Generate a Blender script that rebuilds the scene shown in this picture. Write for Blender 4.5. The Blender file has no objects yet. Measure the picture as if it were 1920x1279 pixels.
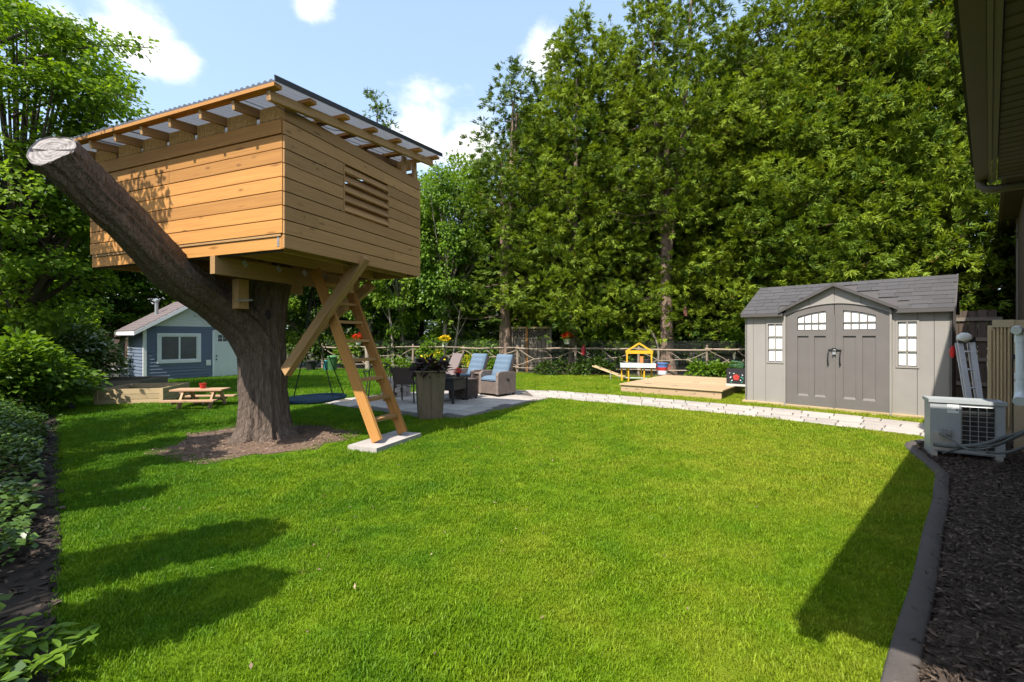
import bpy, math, random
import numpy as np
from mathutils import Vector, Matrix
random.seed(7)
RNG = np.random.default_rng(11)
SC = bpy.context.scene
COL = SC.collection
R = math.radians

# ------------------------------------------------------------------ camera, sky, sun, exposure
CAM_H, FPX, CX, HY = 1.35, 860.0, 960.0, 632.0      # eye height, focal length / principal point measured on the photo
cam = bpy.data.objects.new('camera', bpy.data.cameras.new('camera'))
COL.objects.link(cam)
cam.location = (0, 0, CAM_H)
cam.rotation_euler = (R(90), 0, 0)
cam.data.sensor_width = 36
cam.data.lens = 36 * FPX / 1920
cam.data.shift_y = -(639.5 - HY) / 1920
cam.data.clip_start = 0.05
cam.data.clip_end = 2000
SC.camera = cam

SUN_DIR = Vector((0.40, 0.66, -1.0)).normalized()    # the way the light travels
sun_el = math.asin(-SUN_DIR.z)
sun_az = math.atan2(-SUN_DIR.x, -SUN_DIR.y)          # clockwise from +Y
sl = bpy.data.lights.new('sun', 'SUN')
sl.energy = 4.3
sl.angle = R(0.5)
sl.color = (1.0, 0.94, 0.84)
sun = bpy.data.objects.new('sun', sl)
COL.objects.link(sun)
sun.rotation_euler = SUN_DIR.to_track_quat('-Z', 'Y').to_euler()

world = bpy.data.worlds.new('World')
SC.world = world
world.use_nodes = True


def build_world():
    nt = world.node_tree
    nt.nodes.clear()
    N, L = nt.nodes, nt.links
    out = N.new('ShaderNodeOutputWorld')
    bg = N.new('ShaderNodeBackground')
    bg.inputs['Strength'].default_value = 0.14
    sky = N.new('ShaderNodeTexSky')
    sky.sky_type = 'NISHITA'
    sky.sun_disc = False
    sky.sun_elevation = sun_el
    sky.sun_rotation = sun_az
    sky.altitude = 100
    sky.air_density = 1.0
    sky.dust_density = 1.6
    sky.ozone_density = 1.0
    tc = N.new('ShaderNodeTexCoord')
    nz = N.new('ShaderNodeTexNoise')
    nz.inputs['Scale'].default_value = 9.0
    nz.inputs['Detail'].default_value = 7
    nz.inputs['Roughness'].default_value = 0.62
    mp = N.new('ShaderNodeMapping')
    mp.inputs['Scale'].default_value = (1, 1, 1.7)
    L.new(tc.outputs['Generated'], mp.inputs['Vector'])
    L.new(mp.outputs['Vector'], nz.inputs['Vector'])
    # cumulus banks by direction, plus scattered ones all round
    banks = [(-0.83, 1, 0.655, .065), (-.74, 1, .60, .04), (-0.98, 1, 0.66, .05), (0.064, 1, 0.615, .055), (-0.19, 1, 0.45, .085), (-0.10, 1, .42, .085),
             (-0.44, 1, 0.745, .045), (0.9, -0.7, 0.5, .3), (-1, -0.6, 0.45, .3), (-0.2, -1, 0.6, .25),
             (1.2, 0.4, .35, .3), (-1.3, .3, .4, .2)]
    prev = None
    for x, y, z, r in banks:
        v = Vector((x, y, z)).normalized()
        d = N.new('ShaderNodeVectorMath')
        d.operation = 'DISTANCE'
        L.new(tc.outputs['Generated'], d.inputs[0])
        d.inputs[1].default_value = v
        m = N.new('ShaderNodeMath')
        m.operation = 'MULTIPLY_ADD'
        L.new(d.outputs['Value'], m.inputs[0])
        m.inputs[1].default_value = -0.55 / r
        m.inputs[2].default_value = 0.55
        if prev is None:
            prev = m
        else:
            mx = N.new('ShaderNodeMath')
            mx.operation = 'MAXIMUM'
            L.new(prev.outputs[0], mx.inputs[0])
            L.new(m.outputs[0], mx.inputs[1])
            prev = mx
    fl = N.new('ShaderNodeMath')
    fl.operation = 'MAXIMUM'
    L.new(prev.outputs[0], fl.inputs[0])
    fl.inputs[1].default_value = -0.22
    ad = N.new('ShaderNodeMath')
    ad.operation = 'ADD'
    L.new(fl.outputs[0], ad.inputs[0])
    L.new(nz.outputs['Fac'], ad.inputs[1])
    rp = N.new('ShaderNodeMapRange')
    rp.interpolation_type = 'SMOOTHSTEP'
    rp.inputs['From Min'].default_value = 0.50
    rp.inputs['From Max'].default_value = 0.98
    L.new(ad.outputs[0], rp.inputs['Value'])
    # a bright thin veil everywhere, as on a hazy summer day
    veil = N.new('ShaderNodeMixRGB')
    veil.inputs['Fac'].default_value = 0.28
    L.new(sky.outputs['Color'], veil.inputs['Color1'])
    veil.inputs['Color2'].default_value = (4.0, 5.3, 6.6, 1)
    mixc = N.new('ShaderNodeMixRGB')
    L.new(rp.outputs['Result'], mixc.inputs['Fac'])
    L.new(veil.outputs['Color'], mixc.inputs['Color1'])
    mixc.inputs['Color2'].default_value = (5.6, 5.6, 5.6, 1)
    L.new(mixc.outputs['Color'], bg.inputs['Color'])
    L.new(bg.outputs[0], out.inputs[0])


build_world()
SC.view_settings.view_transform = 'Standard'
SC.view_settings.look = 'None'
SC.view_settings.gamma = 1.0
SC.view_settings.use_curve_mapping = False
SC.view_settings.exposure = 1.0
SC.cycles.use_denoising = True
SC.cycles.max_bounces = 8
SC.cycles.diffuse_bounces = 4
SC.cycles.transparent_max_bounces = 8
SC.cycles.caustics_reflective = False
SC.cycles.caustics_refractive = False
SC.cycles.sample_clamp_indirect = 8


# ------------------------------------------------------------------ survey helpers (photo pixels -> metres)
def G(u, v, z=0.0):
    Y = FPX * (CAM_H - z) / (v - HY)
    return Vector(((u - CX) / FPX * Y, Y, z))


def P(u, v, Y):
    return Vector(((u - CX) / FPX * Y, Y, CAM_H + (HY - v) / FPX * Y))


# ------------------------------------------------------------------ materials
MATS = {}


def nodes_of(name):
    m = bpy.data.materials.new(name)
    m.use_nodes = True
    nt = m.node_tree
    nt.nodes.clear()
    out = nt.nodes.new('ShaderNodeOutputMaterial')
    b = nt.nodes.new('ShaderNodeBsdfPrincipled')
    nt.links.new(b.outputs[0], out.inputs[0])
    return m, nt, nt.nodes, nt.links, b, out


def noise(N, L, vec, scale, detail=4, rough=.55):
    n = N.new('ShaderNodeTexNoise')
    n.inputs['Scale'].default_value = scale
    n.inputs['Detail'].default_value = detail
    n.inputs['Roughness'].default_value = rough
    if vec is not None:
        L.new(vec, n.inputs['Vector'])
    return n.outputs['Fac']


def ramp(N, L, fac, stops):
    r = N.new('ShaderNodeValToRGB')
    e = r.color_ramp.elements
    while len(e) < len(stops):
        e.new(0.5)
    for i, (p, c) in enumerate(stops):
        e[i].position = p
        e[i].color = (*c, 1)
    L.new(fac, r.inputs['Fac'])
    return r.outputs['Color']


def math_(N, L, op, a, b=None, c=None):
    m = N.new('ShaderNodeMath')
    m.operation = op
    for i, x in enumerate((a, b, c)):
        if x is None:
            continue
        if isinstance(x, (int, float)):
            m.inputs[i].default_value = x
        else:
            L.new(x, m.inputs[i])
    return m.outputs[0]


def mixc(N, L, fac, a, b, mode='MIX'):
    m = N.new('ShaderNodeMixRGB')
    m.blend_type = mode
    for k, x in (('Fac', fac), ('Color1', a), ('Color2', b)):
        if isinstance(x, (int, float)):
            m.inputs[k].default_value = x
        elif isinstance(x, tuple):
            m.inputs[k].default_value = (*x, 1)
        else:
            L.new(x, m.inputs[k])
    return m.outputs['Color']


def sc(c, k):
    return tuple(min(1, x * k) for x in c)


def bumpn(N, L, b, h, strength, dist=0.01):
    bp = N.new('ShaderNodeBump')
    bp.inputs['Strength'].default_value = strength
    bp.inputs['Distance'].default_value = dist
    L.new(h, bp.inputs['Height'])
    L.new(bp.outputs[0], b.inputs['Normal'])


def mat(name, col, rough=.75, var=.25, scale=5.0, bump=.25, metal=0.0, spec=.35, scale2=40., stretch=(1, 1, 1), rnd=.0):
    if name in MATS:
        return MATS[name]
    m, nt, N, L, b, out = nodes_of(name)
    tc = N.new('ShaderNodeTexCoord')
    mp = N.new('ShaderNodeMapping')
    mp.inputs['Scale'].default_value = stretch
    L.new(tc.outputs['Object'], mp.inputs['Vector'])
    a = noise(N, L, mp.outputs[0], scale, 5)
    f = noise(N, L, mp.outputs[0], scale2, 3)
    s = math_(N, L, 'MULTIPLY_ADD', f, .45, math_(N, L, 'MULTIPLY', a, .6))
    c = ramp(N, L, s, [(.3, sc(col, 1 - var)), (.52, col), (.75, sc(col, 1 + var))])
    if rnd:
        oi = N.new('ShaderNodeObjectInfo')
        k = N.new('ShaderNodeMapRange')
        k.inputs['To Min'].default_value = 1 - rnd
        k.inputs['To Max'].default_value = 1 + rnd
        L.new(oi.outputs['Random'], k.inputs['Value'])
        hs = N.new('ShaderNodeHueSaturation')
        L.new(k.outputs[0], hs.inputs['Value'])
        L.new(c, hs.inputs['Color'])
        c = hs.outputs[0]
    L.new(c, b.inputs['Base Color'])
    rr = N.new('ShaderNodeMapRange')
    rr.inputs['To Min'].default_value = max(.05, rough - .12)
    rr.inputs['To Max'].default_value = min(1, rough + .12)
    L.new(a, rr.inputs['Value'])
    L.new(rr.outputs[0], b.inputs['Roughness'])
    b.inputs['Metallic'].default_value = metal
    b.inputs['Specular IOR Level'].default_value = spec
    if bump:
        bumpn(N, L, b, s, bump)
    MATS[name] = m
    return m


def wood(name, col, dark, rnd=.22, rough=.7, knots=True, grey=0.0):
    """plank timber: every plank is a unit block with its grain along local x; each board has its own tone"""
    if name in MATS:
        return MATS[name]
    m, nt, N, L, b, out = nodes_of(name)
    tc = N.new('ShaderNodeTexCoord')
    oi = N.new('ShaderNodeObjectInfo')
    off = N.new('ShaderNodeVectorMath')
    off.operation = 'SCALE'
    cx = N.new('ShaderNodeCombineXYZ')
    L.new(oi.outputs['Random'], cx.inputs[0])
    L.new(oi.outputs['Random'], cx.inputs[1])
    L.new(oi.outputs['Random'], cx.inputs[2])
    L.new(cx.outputs[0], off.inputs[0])
    off.inputs['Scale'].default_value = 37.0
    ad = N.new('ShaderNodeVectorMath')
    L.new(tc.outputs['Object'], ad.inputs[0])
    L.new(off.outputs[0], ad.inputs[1])
    mp = N.new('ShaderNodeMapping')
    mp.inputs['Scale'].default_value = (2.2, 5, 5)
    L.new(ad.outputs[0], mp.inputs['Vector'])
    g1 = noise(N, L, mp.outputs[0], 1.6, 6, .62)
    wv = N.new('ShaderNodeTexWave')
    wv.wave_type = 'BANDS'
    wv.bands_direction = 'Z'
    wv.inputs['Scale'].default_value = 1.1
    wv.inputs['Distortion'].default_value = 5.5
    wv.inputs['Detail'].default_value = 3
    wv.inputs['Detail Scale'].default_value = .9
    L.new(mp.outputs[0], wv.inputs['Vector'])
    s = math_(N, L, 'MULTIPLY_ADD', wv.outputs['Fac'], .32, math_(N, L, 'MULTIPLY', g1, .72))
    c = ramp(N, L, s, [(.25, dark), (.5, col), (.78, sc(col, 1.22))])
    if knots:
        mk = N.new('ShaderNodeMapping')
        mk.inputs['Scale'].default_value = (5.5, 1.1, 1.1)
        L.new(ad.outputs[0], mk.inputs['Vector'])
        vo = N.new('ShaderNodeTexVoronoi')
        vo.inputs['Scale'].default_value = 1.0
        vo.inputs['Randomness'].default_value = 1
        L.new(mk.outputs[0], vo.inputs['Vector'])
        k = N.new('ShaderNodeMapRange')
        k.inputs['From Min'].default_value = .05
        k.inputs['From Max'].default_value = .17
        k.inputs['To Min'].default_value = .75
        k.inputs['To Max'].default_value = 0
        L.new(vo.outputs['Distance'], k.inputs['Value'])
        c = mixc(N, L, k.outputs[0], c, sc(dark, .55))
    hs = N.new('ShaderNodeHueSaturation')
    kv = N.new('ShaderNodeMapRange')
    kv.inputs['To Min'].default_value = 1 - rnd
    kv.inputs['To Max'].default_value = 1 + rnd
    L.new(oi.outputs['Random'], kv.inputs['Value'])
    L.new(kv.outputs[0], hs.inputs['Value'])
    L.new(c, hs.inputs['Color'])
    c = hs.outputs[0]
    if grey:
        c = mixc(N, L, math_(N, L, 'MULTIPLY', g1, grey), c, (.22, .2, .17))
    L.new(c, b.inputs['Base Color'])
    b.inputs['Roughness'].default_value = rough
    b.inputs['Specular IOR Level'].default_value = .3
    bumpn(N, L, b, s, .25, .004)
    MATS[name] = m
    return m


def leafmat(name, c0, c1, transl=.35, spec=.25, rough=.5, c2=None):
    """leaf tissue: tone between c0 and c1 by a per-leaf attribute, some light passing through"""
    if name in MATS:
        return MATS[name]
    m, nt, N, L, b, out = nodes_of(name)
    at = N.new('ShaderNodeAttribute')
    at.attribute_name = 'tint'
    stops = [(0, c0), (1, c1)] if c2 is None else [(0, c0), (.93, c1), (1, c2)]
    c = ramp(N, L, at.outputs['Fac'], stops)
    L.new(c, b.inputs['Base Color'])
    b.inputs['Roughness'].default_value = rough
    b.inputs['Specular IOR Level'].default_value = spec
    tr = N.new('ShaderNodeBsdfTranslucent')
    L.new(mixc(N, L, 1.0, c, (1.25, 1.2, .55), 'MULTIPLY'), tr.inputs['Color'])
    mx = N.new('ShaderNodeMixShader')
    mx.inputs[0].default_value = transl
    L.new(b.outputs[0], mx.inputs[1])
    L.new(tr.outputs[0], mx.inputs[2])
    L.new(mx.outputs[0], out.inputs[0])
    MATS[name] = m
    return m


# ------------------------------------------------------------------ mesh helpers
class MB:
    def __init__(s):
        s.v, s.f = [], []

    def add(s, vs, fs):
        o = len(s.v)
        s.v += [tuple(v) for v in vs]
        s.f += [tuple(i + o for i in f) for f in fs]
        return s

    def box(s, c, size, rz=0.0, M=None):
        hx, hy, hz = (k / 2 for k in size)
        if M is None:
            M = Matrix.Rotation(rz, 3, 'Z')
        vs = [Vector(c) + M @ Vector((x, y, z)) for x in (-hx, hx) for y in (-hy, hy) for z in (-hz, hz)]
        return s.add(vs, [(0, 1, 3, 2), (4, 6, 7, 5), (0, 4, 5, 1), (2, 3, 7, 6), (0, 2, 6, 4), (1, 5, 7, 3)])

    def beam(s, p0, p1, w, h, up=(0, 0, 1)):
        M, c, ln = frame_of(p0, p1, up)
        return s.box(c, (ln, w, h), M=M)

    def tube(s, pts, rad, n=8, caps=True, squash=1.0, ridge=None):
        pts = [Vector(p) for p in pts]
        if not hasattr(rad, '__len__'):
            rad = [rad] * len(pts)
        o = len(s.v)
        prev = None
        for i, p in enumerate(pts):
            t = (pts[min(i + 1, len(pts) - 1)] - pts[max(i - 1, 0)])
            t = t.normalized() if t.length > 1e-9 else Vector((0, 0, 1))
            if prev is None:
                a = t.cross(Vector((0, 0, 1)) if abs(t.z) < .9 else Vector((1, 0, 0))).normalized()
            else:
                a = (prev - t * prev.dot(t)).normalized()
            prev = a
            b = t.cross(a)
            for k in range(n):
                th = 2 * math.pi * k / n
                r = rad[i] * (ridge(th, i) if ridge else 1)
                s.v.append(tuple(p + a * (r * math.cos(th)) + b * (r * squash * math.sin(th))))
        for i in range(len(pts) - 1):
            for k in range(n):
                k2 = (k + 1) % n
                s.f.append((o + i * n + k, o + i * n + k2, o + (i + 1) * n + k2, o + (i + 1) * n + k))
        if caps:
            s.f.append(tuple(o + k for k in reversed(range(n))))
            s.f.append(tuple(o + (len(pts) - 1) * n + k for k in range(n)))
        return s

    def extrude(s, poly, vec):
        n = len(poly)
        v = Vector(vec)
        vs = [Vector(p) for p in poly] + [Vector(p) + v for p in poly]
        return s.add(vs, [tuple(reversed(range(n))), tuple(range(n, 2 * n))] + [(i, (i + 1) % n, n + (i + 1) % n, n + i) for i in range(n)])

    def lathe(s, prof, c=(0, 0, 0), n=20, cap=True):
        o = len(s.v)
        for r, z in prof:
            for k in range(n):
                th = 2 * math.pi * k / n
                s.v.append((c[0] + r * math.cos(th), c[1] + r * math.sin(th), c[2] + z))
        for i in range(len(prof) - 1):
            for k in range(n):
                k2 = (k + 1) % n
                s.f.append((o + i * n + k, o + i * n + k2, o + (i + 1) * n + k2, o + (i + 1) * n + k))
        if cap:
            s.f.append(tuple(o + k for k in reversed(range(n))))
            s.f.append(tuple(o + (len(prof) - 1) * n + k for k in range(n)))
        return s

    def blob(s, c, rad, n=10, m=7, jit=.12, seed=0):
        rr = random.Random(seed)
        o = len(s.v)
        for i in range(m + 1):
            ph = math.pi * i / m
            for k in range(n):
                th = 2 * math.pi * k / n
                j = 1 + rr.uniform(-jit, jit)
                s.v.append((c[0] + rad[0] * j * math.sin(ph) * math.cos(th), c[1] + rad[1] * j * math.sin(ph) * math.sin(th), c[2] + rad[2] * j * math.cos(ph)))
        for i in range(m):
            for k in range(n):
                k2 = (k + 1) % n
                s.f.append((o + i * n + k, o + (i + 1) * n + k, o + (i + 1) * n + k2, o + i * n + k2))
        return s

    def mesh(s, name, m=None, smooth=False):
        me = bpy.data.meshes.new(name)
        me.from_pydata(s.v, [], s.f)
        if m:
            me.materials.append(m)
        if smooth:
            me.polygons.foreach_set('use_smooth', [True] * len(me.polygons))
            try:
                me.set_sharp_from_angle(angle=R(50))
            except Exception:
                pass
        me.update()
        return me

    def build(s, name, m, parent=None, smooth=False, loc=None):
        o = bpy.data.objects.new(name, s.mesh(name, m, smooth))
        COL.objects.link(o)
        if parent:
            o.parent = parent
        if loc is not None:
            o.location = loc
        return o


def frame_of(p0, p1, up=(0, 0, 1)):
    p0, p1 = Vector(p0), Vector(p1)
    x = (p1 - p0)
    ln = x.length
    x.normalize()
    z = Vector(up) - x * Vector(up).dot(x)
    if z.length < 1e-5:
        z = Vector((1, 0, 0)) - x * x.x
    z.normalize()
    y = z.cross(x)
    return Matrix((x, y, z)).transposed(), (p0 + p1) / 2, ln


UNIT = {}


def plank(name, p0, p1, w, h, m, parent=None, up=(0, 0, 1)):
    """one board from p0 to p1: width w across, height h along `up`; boards of a material share one block mesh"""
    if m.name not in UNIT:
        UNIT[m.name] = MB().box((0, 0, 0), (1, 1, 1)).mesh('block_' + m.name, m)
    o = bpy.data.objects.new(name, UNIT[m.name])
    COL.objects.link(o)
    M, c, ln = frame_of(p0, p1, up)
    o.matrix_local = Matrix.Translation(c) @ M.to_4x4() @ Matrix.Diagonal((ln, w, h, 1))
    if parent:
        o.parent = parent
    return o


def tag(o, label=None, cat=None, group=None, kind=None):
    if label:
        o['label'] = label
    if cat:
        o['category'] = cat
    if group:
        o['group'] = group
    if kind:
        o['kind'] = kind
    return o


def thing(name, label, cat, loc=(0, 0, 0), rz=0.0, group=None):
    o = bpy.data.objects.new(name, None)
    o.empty_display_size = .2
    COL.objects.link(o)
    o.location = loc
    o.rotation_euler = (0, 0, rz)
    return tag(o, label, cat, group)


def structure(o):
    o['kind'] = 'structure'
    return o


def dup(root, loc, rz=None, label=None, scale=None):
    r = root.copy()
    COL.objects.link(r)
    r.location = loc
    if rz is not None:
        r.rotation_euler = (0, 0, rz)
    if scale:
        r.scale = scale
    if label:
        r['label'] = label
    for ch in list(root.children):
        c = ch.copy()
        COL.objects.link(c)
        c.parent = r
        for g in list(ch.children):
            d = g.copy()
            COL.objects.link(d)
            d.parent = c
    return r


def quads_mesh(name, verts, tint, m, smooth=False):
    """verts (n,4,3) -> one mesh of n kite-shaped leaves with a per-leaf tone"""
    n = len(verts)
    me = bpy.data.meshes.new(name)
    me.vertices.add(n * 4)
    me.vertices.foreach_set('co', np.ascontiguousarray(verts, dtype=np.float32).ravel())
    me.loops.add(n * 4)
    me.loops.foreach_set('vertex_index', np.arange(n * 4, dtype=np.int32))
    me.polygons.add(n)
    me.polygons.foreach_set('loop_start', np.arange(0, n * 4, 4, dtype=np.int32))
    try:
        me.polygons.foreach_set('loop_total', np.full(n, 4, dtype=np.int32))
    except Exception:
        pass
    a = me.attributes.new('tint', 'FLOAT', 'POINT')
    a.data.foreach_set('value', np.repeat(np.clip(tint, 0, 1), 4).astype(np.float32))
    me.materials.append(m)
    me.update(calc_edges=True)
    me.validate()
    return me


def unit(v):
    return v / np.maximum(np.linalg.norm(v, axis=-1, keepdims=True), 1e-9)


def leaves(c, d, nrm, ln, wd, bend=.25):
    """kites at c, pointing along d, facing nrm, bent down the middle"""
    d = unit(d)
    side = unit(np.cross(d, nrm))
    up = np.cross(side, d)
    ln, wd = np.asarray(ln)[:, None], np.asarray(wd)[:, None]
    base = c
    mid = c + d * ln * .45
    tip = c + d * ln - up * ln * bend
    return np.stack([base, mid + side * wd * .5 + up * wd * bend * .3, tip, mid - side * wd * .5 + up * wd * bend * .3], axis=1)


# ------------------------------------------------------------------ shared materials
M_cedar = wood('cedar_board', (.40, .190, .052), (.25, .108, .028), .24)
M_cedar2 = wood('brown_board', (.37, .200, .074), (.24, .12, .042), .22, grey=.12)
M_frame = wood('framing_timber', (.36, .215, .095), (.22, .125, .055), .13)
M_pale = wood('pale_timber', (.50, .37, .20), (.36, .25, .125), .12, grey=.35)
M_deckw = wood('deck_timber', (.46, .315, .185), (.33, .215, .12), .14, grey=.3)
M_greyw = wood('weathered_timber', (.19, .150, .110), (.10, .078, .058), .25, grey=.5)
M_stick = wood('peeled_stick', (.27, .20, .145), (.15, .11, .08), .3, knots=False, grey=.5)
M_white = mat('white_paint', (.78, .79, .80), .5, .05, bump=.05)
M_black = mat('black_metal', (.02, .02, .022), .45, .3, bump=.1)
M_galv = mat('galvanised_steel', (.45, .46, .47), .4, .15, metal=.7, bump=.08)
M_dirt = mat('bare_soil', (.135, .088, .062), .95, .45, 5, .8, scale2=60)


# ------------------------------------------------------------------ ground, lawn, paths
def sheet(name, pts, z, m, thick=None):
    mb = MB()
    if thick:
        mb.extrude([(p[0], p[1], z - thick) for p in pts], (0, 0, thick))
    else:
        mb.add([(p[0], p[1], z) for p in pts], [tuple(range(len(pts)))])
    return mb.build(name, m)


def ground_mat():
    m, nt, N, L, b, out = nodes_of('forest_floor')
    g = N.new('ShaderNodeNewGeometry')
    a = noise(N, L, g.outputs['Position'], .8, 5)
    f = noise(N, L, g.outputs['Position'], 22, 4)
    s = math_(N, L, 'MULTIPLY_ADD', f, .5, math_(N, L, 'MULTIPLY', a, .5))
    c = ramp(N, L, s, [(.3, (.035, .028, .018)), (.5, (.06, .055, .025)), (.7, (.06, .10, .03))])
    L.new(c, b.inputs['Base Color'])
    b.inputs['Roughness'].default_value = .95
    bumpn(N, L, b, s, .8, .04)
    return m


def lawn_color(N, L):
    g = N.new('ShaderNodeNewGeometry')
    big = noise(N, L, g.outputs['Position'], .55, 4, .6)
    mid = noise(N, L, g.outputs['Position'], 2.6, 4, .6)
    sp = noise(N, L, g.outputs['Position'], 5.5, 3, .5)
    sx = N.new('ShaderNodeSeparateXYZ')
    L.new(g.outputs['Position'], sx.inputs[0])
    # the turf dries out towards the house and the path
    grad = N.new('ShaderNodeMapRange')
    grad.inputs['From Min'].default_value = -3.5
    grad.inputs['From Max'].default_value = 4.0
    grad.inputs['To Min'].default_value = -.13
    grad.inputs['To Max'].default_value = .15
    L.new(sx.outputs[0], grad.inputs['Value'])
    s = math_(N, L, 'ADD', math_(N, L, 'MULTIPLY_ADD', mid, .5, math_(N, L, 'MULTIPLY', big, .5)), grad.outputs[0])
    c = ramp(N, L, s, [(.34, (.085, .200, .006)), (.50, (.175, .285, .008)), (.68, (.285, .340, .022))])
    k = N.new('ShaderNodeMapRange')
    k.inputs['From Min'].default_value = .69
    k.inputs['From Max'].default_value = .78
    L.new(sp, k.inputs['Value'])
    return mixc(N, L, math_(N, L, 'MULTIPLY', k.outputs[0], .7), c, (.22, .16, .06))


def lawn_mat():
    m, nt, N, L, b, out = nodes_of('turf_ground')
    c = lawn_color(N, L)
    c = mixc(N, L, 1.0, c, (.72, .72, .8), 'MULTIPLY')
    g = N.new('ShaderNodeNewGeometry')
    f = noise(N, L, g.outputs['Position'], 160, 3)
    L.new(c, b.inputs['Base Color'])
    b.inputs['Roughness'].default_value = .95
    b.inputs['Specular IOR Level'].default_value = .1
    bumpn(N, L, b, f, .9, .02)
    return m


def grass_mat():
    m, nt, N, L, b, out = nodes_of('grass_blade')
    c = lawn_color(N, L)
    oi = N.new('ShaderNodeObjectInfo')
    at = N.new('ShaderNodeAttribute')
    at.attribute_name = 'tint'
    v = math_(N, L, 'MULTIPLY_ADD', at.outputs['Fac'], .6, .72)
    v = math_(N, L, 'MULTIPLY', v, math_(N, L, 'MULTIPLY_ADD', oi.outputs['Random'], .3, .85))
    hs = N.new('ShaderNodeHueSaturation')
    L.new(v, hs.inputs['Value'])
    L.new(c, hs.inputs['Color'])
    c = hs.outputs[0]
    dry = N.new('ShaderNodeMapRange')
    dry.inputs['From Min'].default_value = .994
    dry.inputs['From Max'].default_value = .996
    L.new(at.outputs['Fac'], dry.inputs['Value'])
    c = mixc(N, L, dry.outputs[0], c, (.40, .33, .14))
    L.new(c, b.inputs['Base Color'])
    b.inputs['Roughness'].default_value = .55
    b.inputs['Specular IOR Level'].default_value = .25
    tr = N.new('ShaderNodeBsdfTranslucent')
    L.new(c, tr.inputs['Color'])
    mx = N.new('ShaderNodeMixShader')
    mx.inputs[0].default_value = .45
    L.new(b.outputs[0], mx.inputs[1])
    L.new(tr.outputs[0], mx.inputs[2])
    L.new(mx.outputs[0], out.inputs[0])
    return m


structure(sheet('ground', [(-400, -300), (400, -300), (400, 700), (-400, 700)], 0, ground_mat()))

HOUSE_O, HOUSE_A = Vector((.34, .443, 0)), math.atan2(.6925, .7214)
EX, EY = Vector((.7214, .6925, 0)), Vector((-.6925, .7214, 0))


def hw(x, y, z=0):
    return HOUSE_O + EX * x + EY * y + Vector((0, 0, z))


CURB = [(-1.3, -1.05), (.3, .56), (1.545, 1.82), (2.25, 2.50), (2.9, 3.155), (3.42, 3.66), (3.80, 4.06), (4.14, 4.42), (4.38, 4.80), (4.62, 5.22), (4.86, 5.60), (5.1, 5.78), (5.45, 5.92)]
CURB = [Vector((x, y, 0)) for x, y in CURB]


def smooth_line(pts, k=6):
    out = []
    for i in range(len(pts) - 1):
        p0, p1, p2, p3 = pts[max(i - 1, 0)], pts[i], pts[i + 1], pts[min(i + 2, len(pts) - 1)]
        for j in range(k):
            t = j / k
            out.append(.5 * ((2 * p1) + (p2 - p0) * t + (2 * p0 - 5 * p1 + 4 * p2 - p3) * t * t + (3 * p1 - p0 - 3 * p2 + p3) * t ** 3))
    out.append(pts[-1])
    return out


CURB_S = smooth_line(CURB, 5)
LAWN = [(-4.2, -4), (-1.74, 1.72), (-2.70, 2.75), (-4.0, 4.05), (-5.30, 5.36), (-7.75, 7.85), (-11.5, 10.4), (-13.5, 12.5), (-12.5, 18.8), (-7, 19.2), (0, 17.0), (8, 14.5), (9.5, 12)] + \
    [(hw(9.4, .25).x, hw(9.4, .25).y)] + [(p.x, p.y) for p in reversed(CURB_S)] + [(-2.6, -4)]
structure(sheet('lawn', LAWN, .004, lawn_mat()))


# path and patio -------------------------------------------------
M_paver = mat('concrete_paver', (.355, .318, .286), .85, .16, 3, .35, scale2=70, rnd=.13)
M_joint = mat('joint_sand', (.10, .088, .075), .95, .3, 30, .4)
up_line = [G(u, v) for u, v in ((985, 733), (1040, 734.5), (1240, 749.5), (1440, 766.5), (1580, 780), (1722, 795), (1760, 799))]
lo_line = [G(u, v) for u, v in ((1000, 745), (1040, 748.5), (1240, 766), (1370, 778.6), (1540, 797), (1702, 817), (1745, 822))]


def resample(pts, n):
    d = [0]
    for i in range(1, len(pts)):
        d.append(d[-1] + (pts[i] - pts[i - 1]).length)
    out = []
    for k in range(n + 1):
        t = d[-1] * k / n
        i = max(j for j in range(len(d)) if d[j] <= t + 1e-9)
        i = min(i, len(pts) - 2)
        out.append(pts[i].lerp(pts[i + 1], (t - d[i]) / (d[i + 1] - d[i])))
    return out


U, W = resample(up_line, 60), resample(lo_line, 60)
structure(sheet('path', [(p.x, p.y) for p in U] + [(p.x, p.y) for p in reversed(W)], .012, M_joint))
path = bpy.data.objects['path']


def in_poly(poly, x, y):
    """vectorised point in polygon"""
    x, y = np.asarray(x), np.asarray(y)
    ins = np.zeros(x.shape, bool)
    n = len(poly)
    for i in range(n):
        x0, y0 = poly[i][0], poly[i][1]
        x1, y1 = poly[(i + 1) % n][0], poly[(i + 1) % n][1]
        c = ((y0 > y) != (y1 > y)) & (x < (x1 - x0) * (y - y0) / ((y1 - y0) if abs(y1 - y0) > 1e-12 else 1e-12) + x0)
        ins ^= c
    return ins


def path_pt(s, t):
    k = min(max(s, 0), .99999) * 60
    i = int(k)
    a = U[i].lerp(U[i + 1], k - i)
    b = W[i].lerp(W[i + 1], k - i)
    return a.lerp(b, t)


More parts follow.
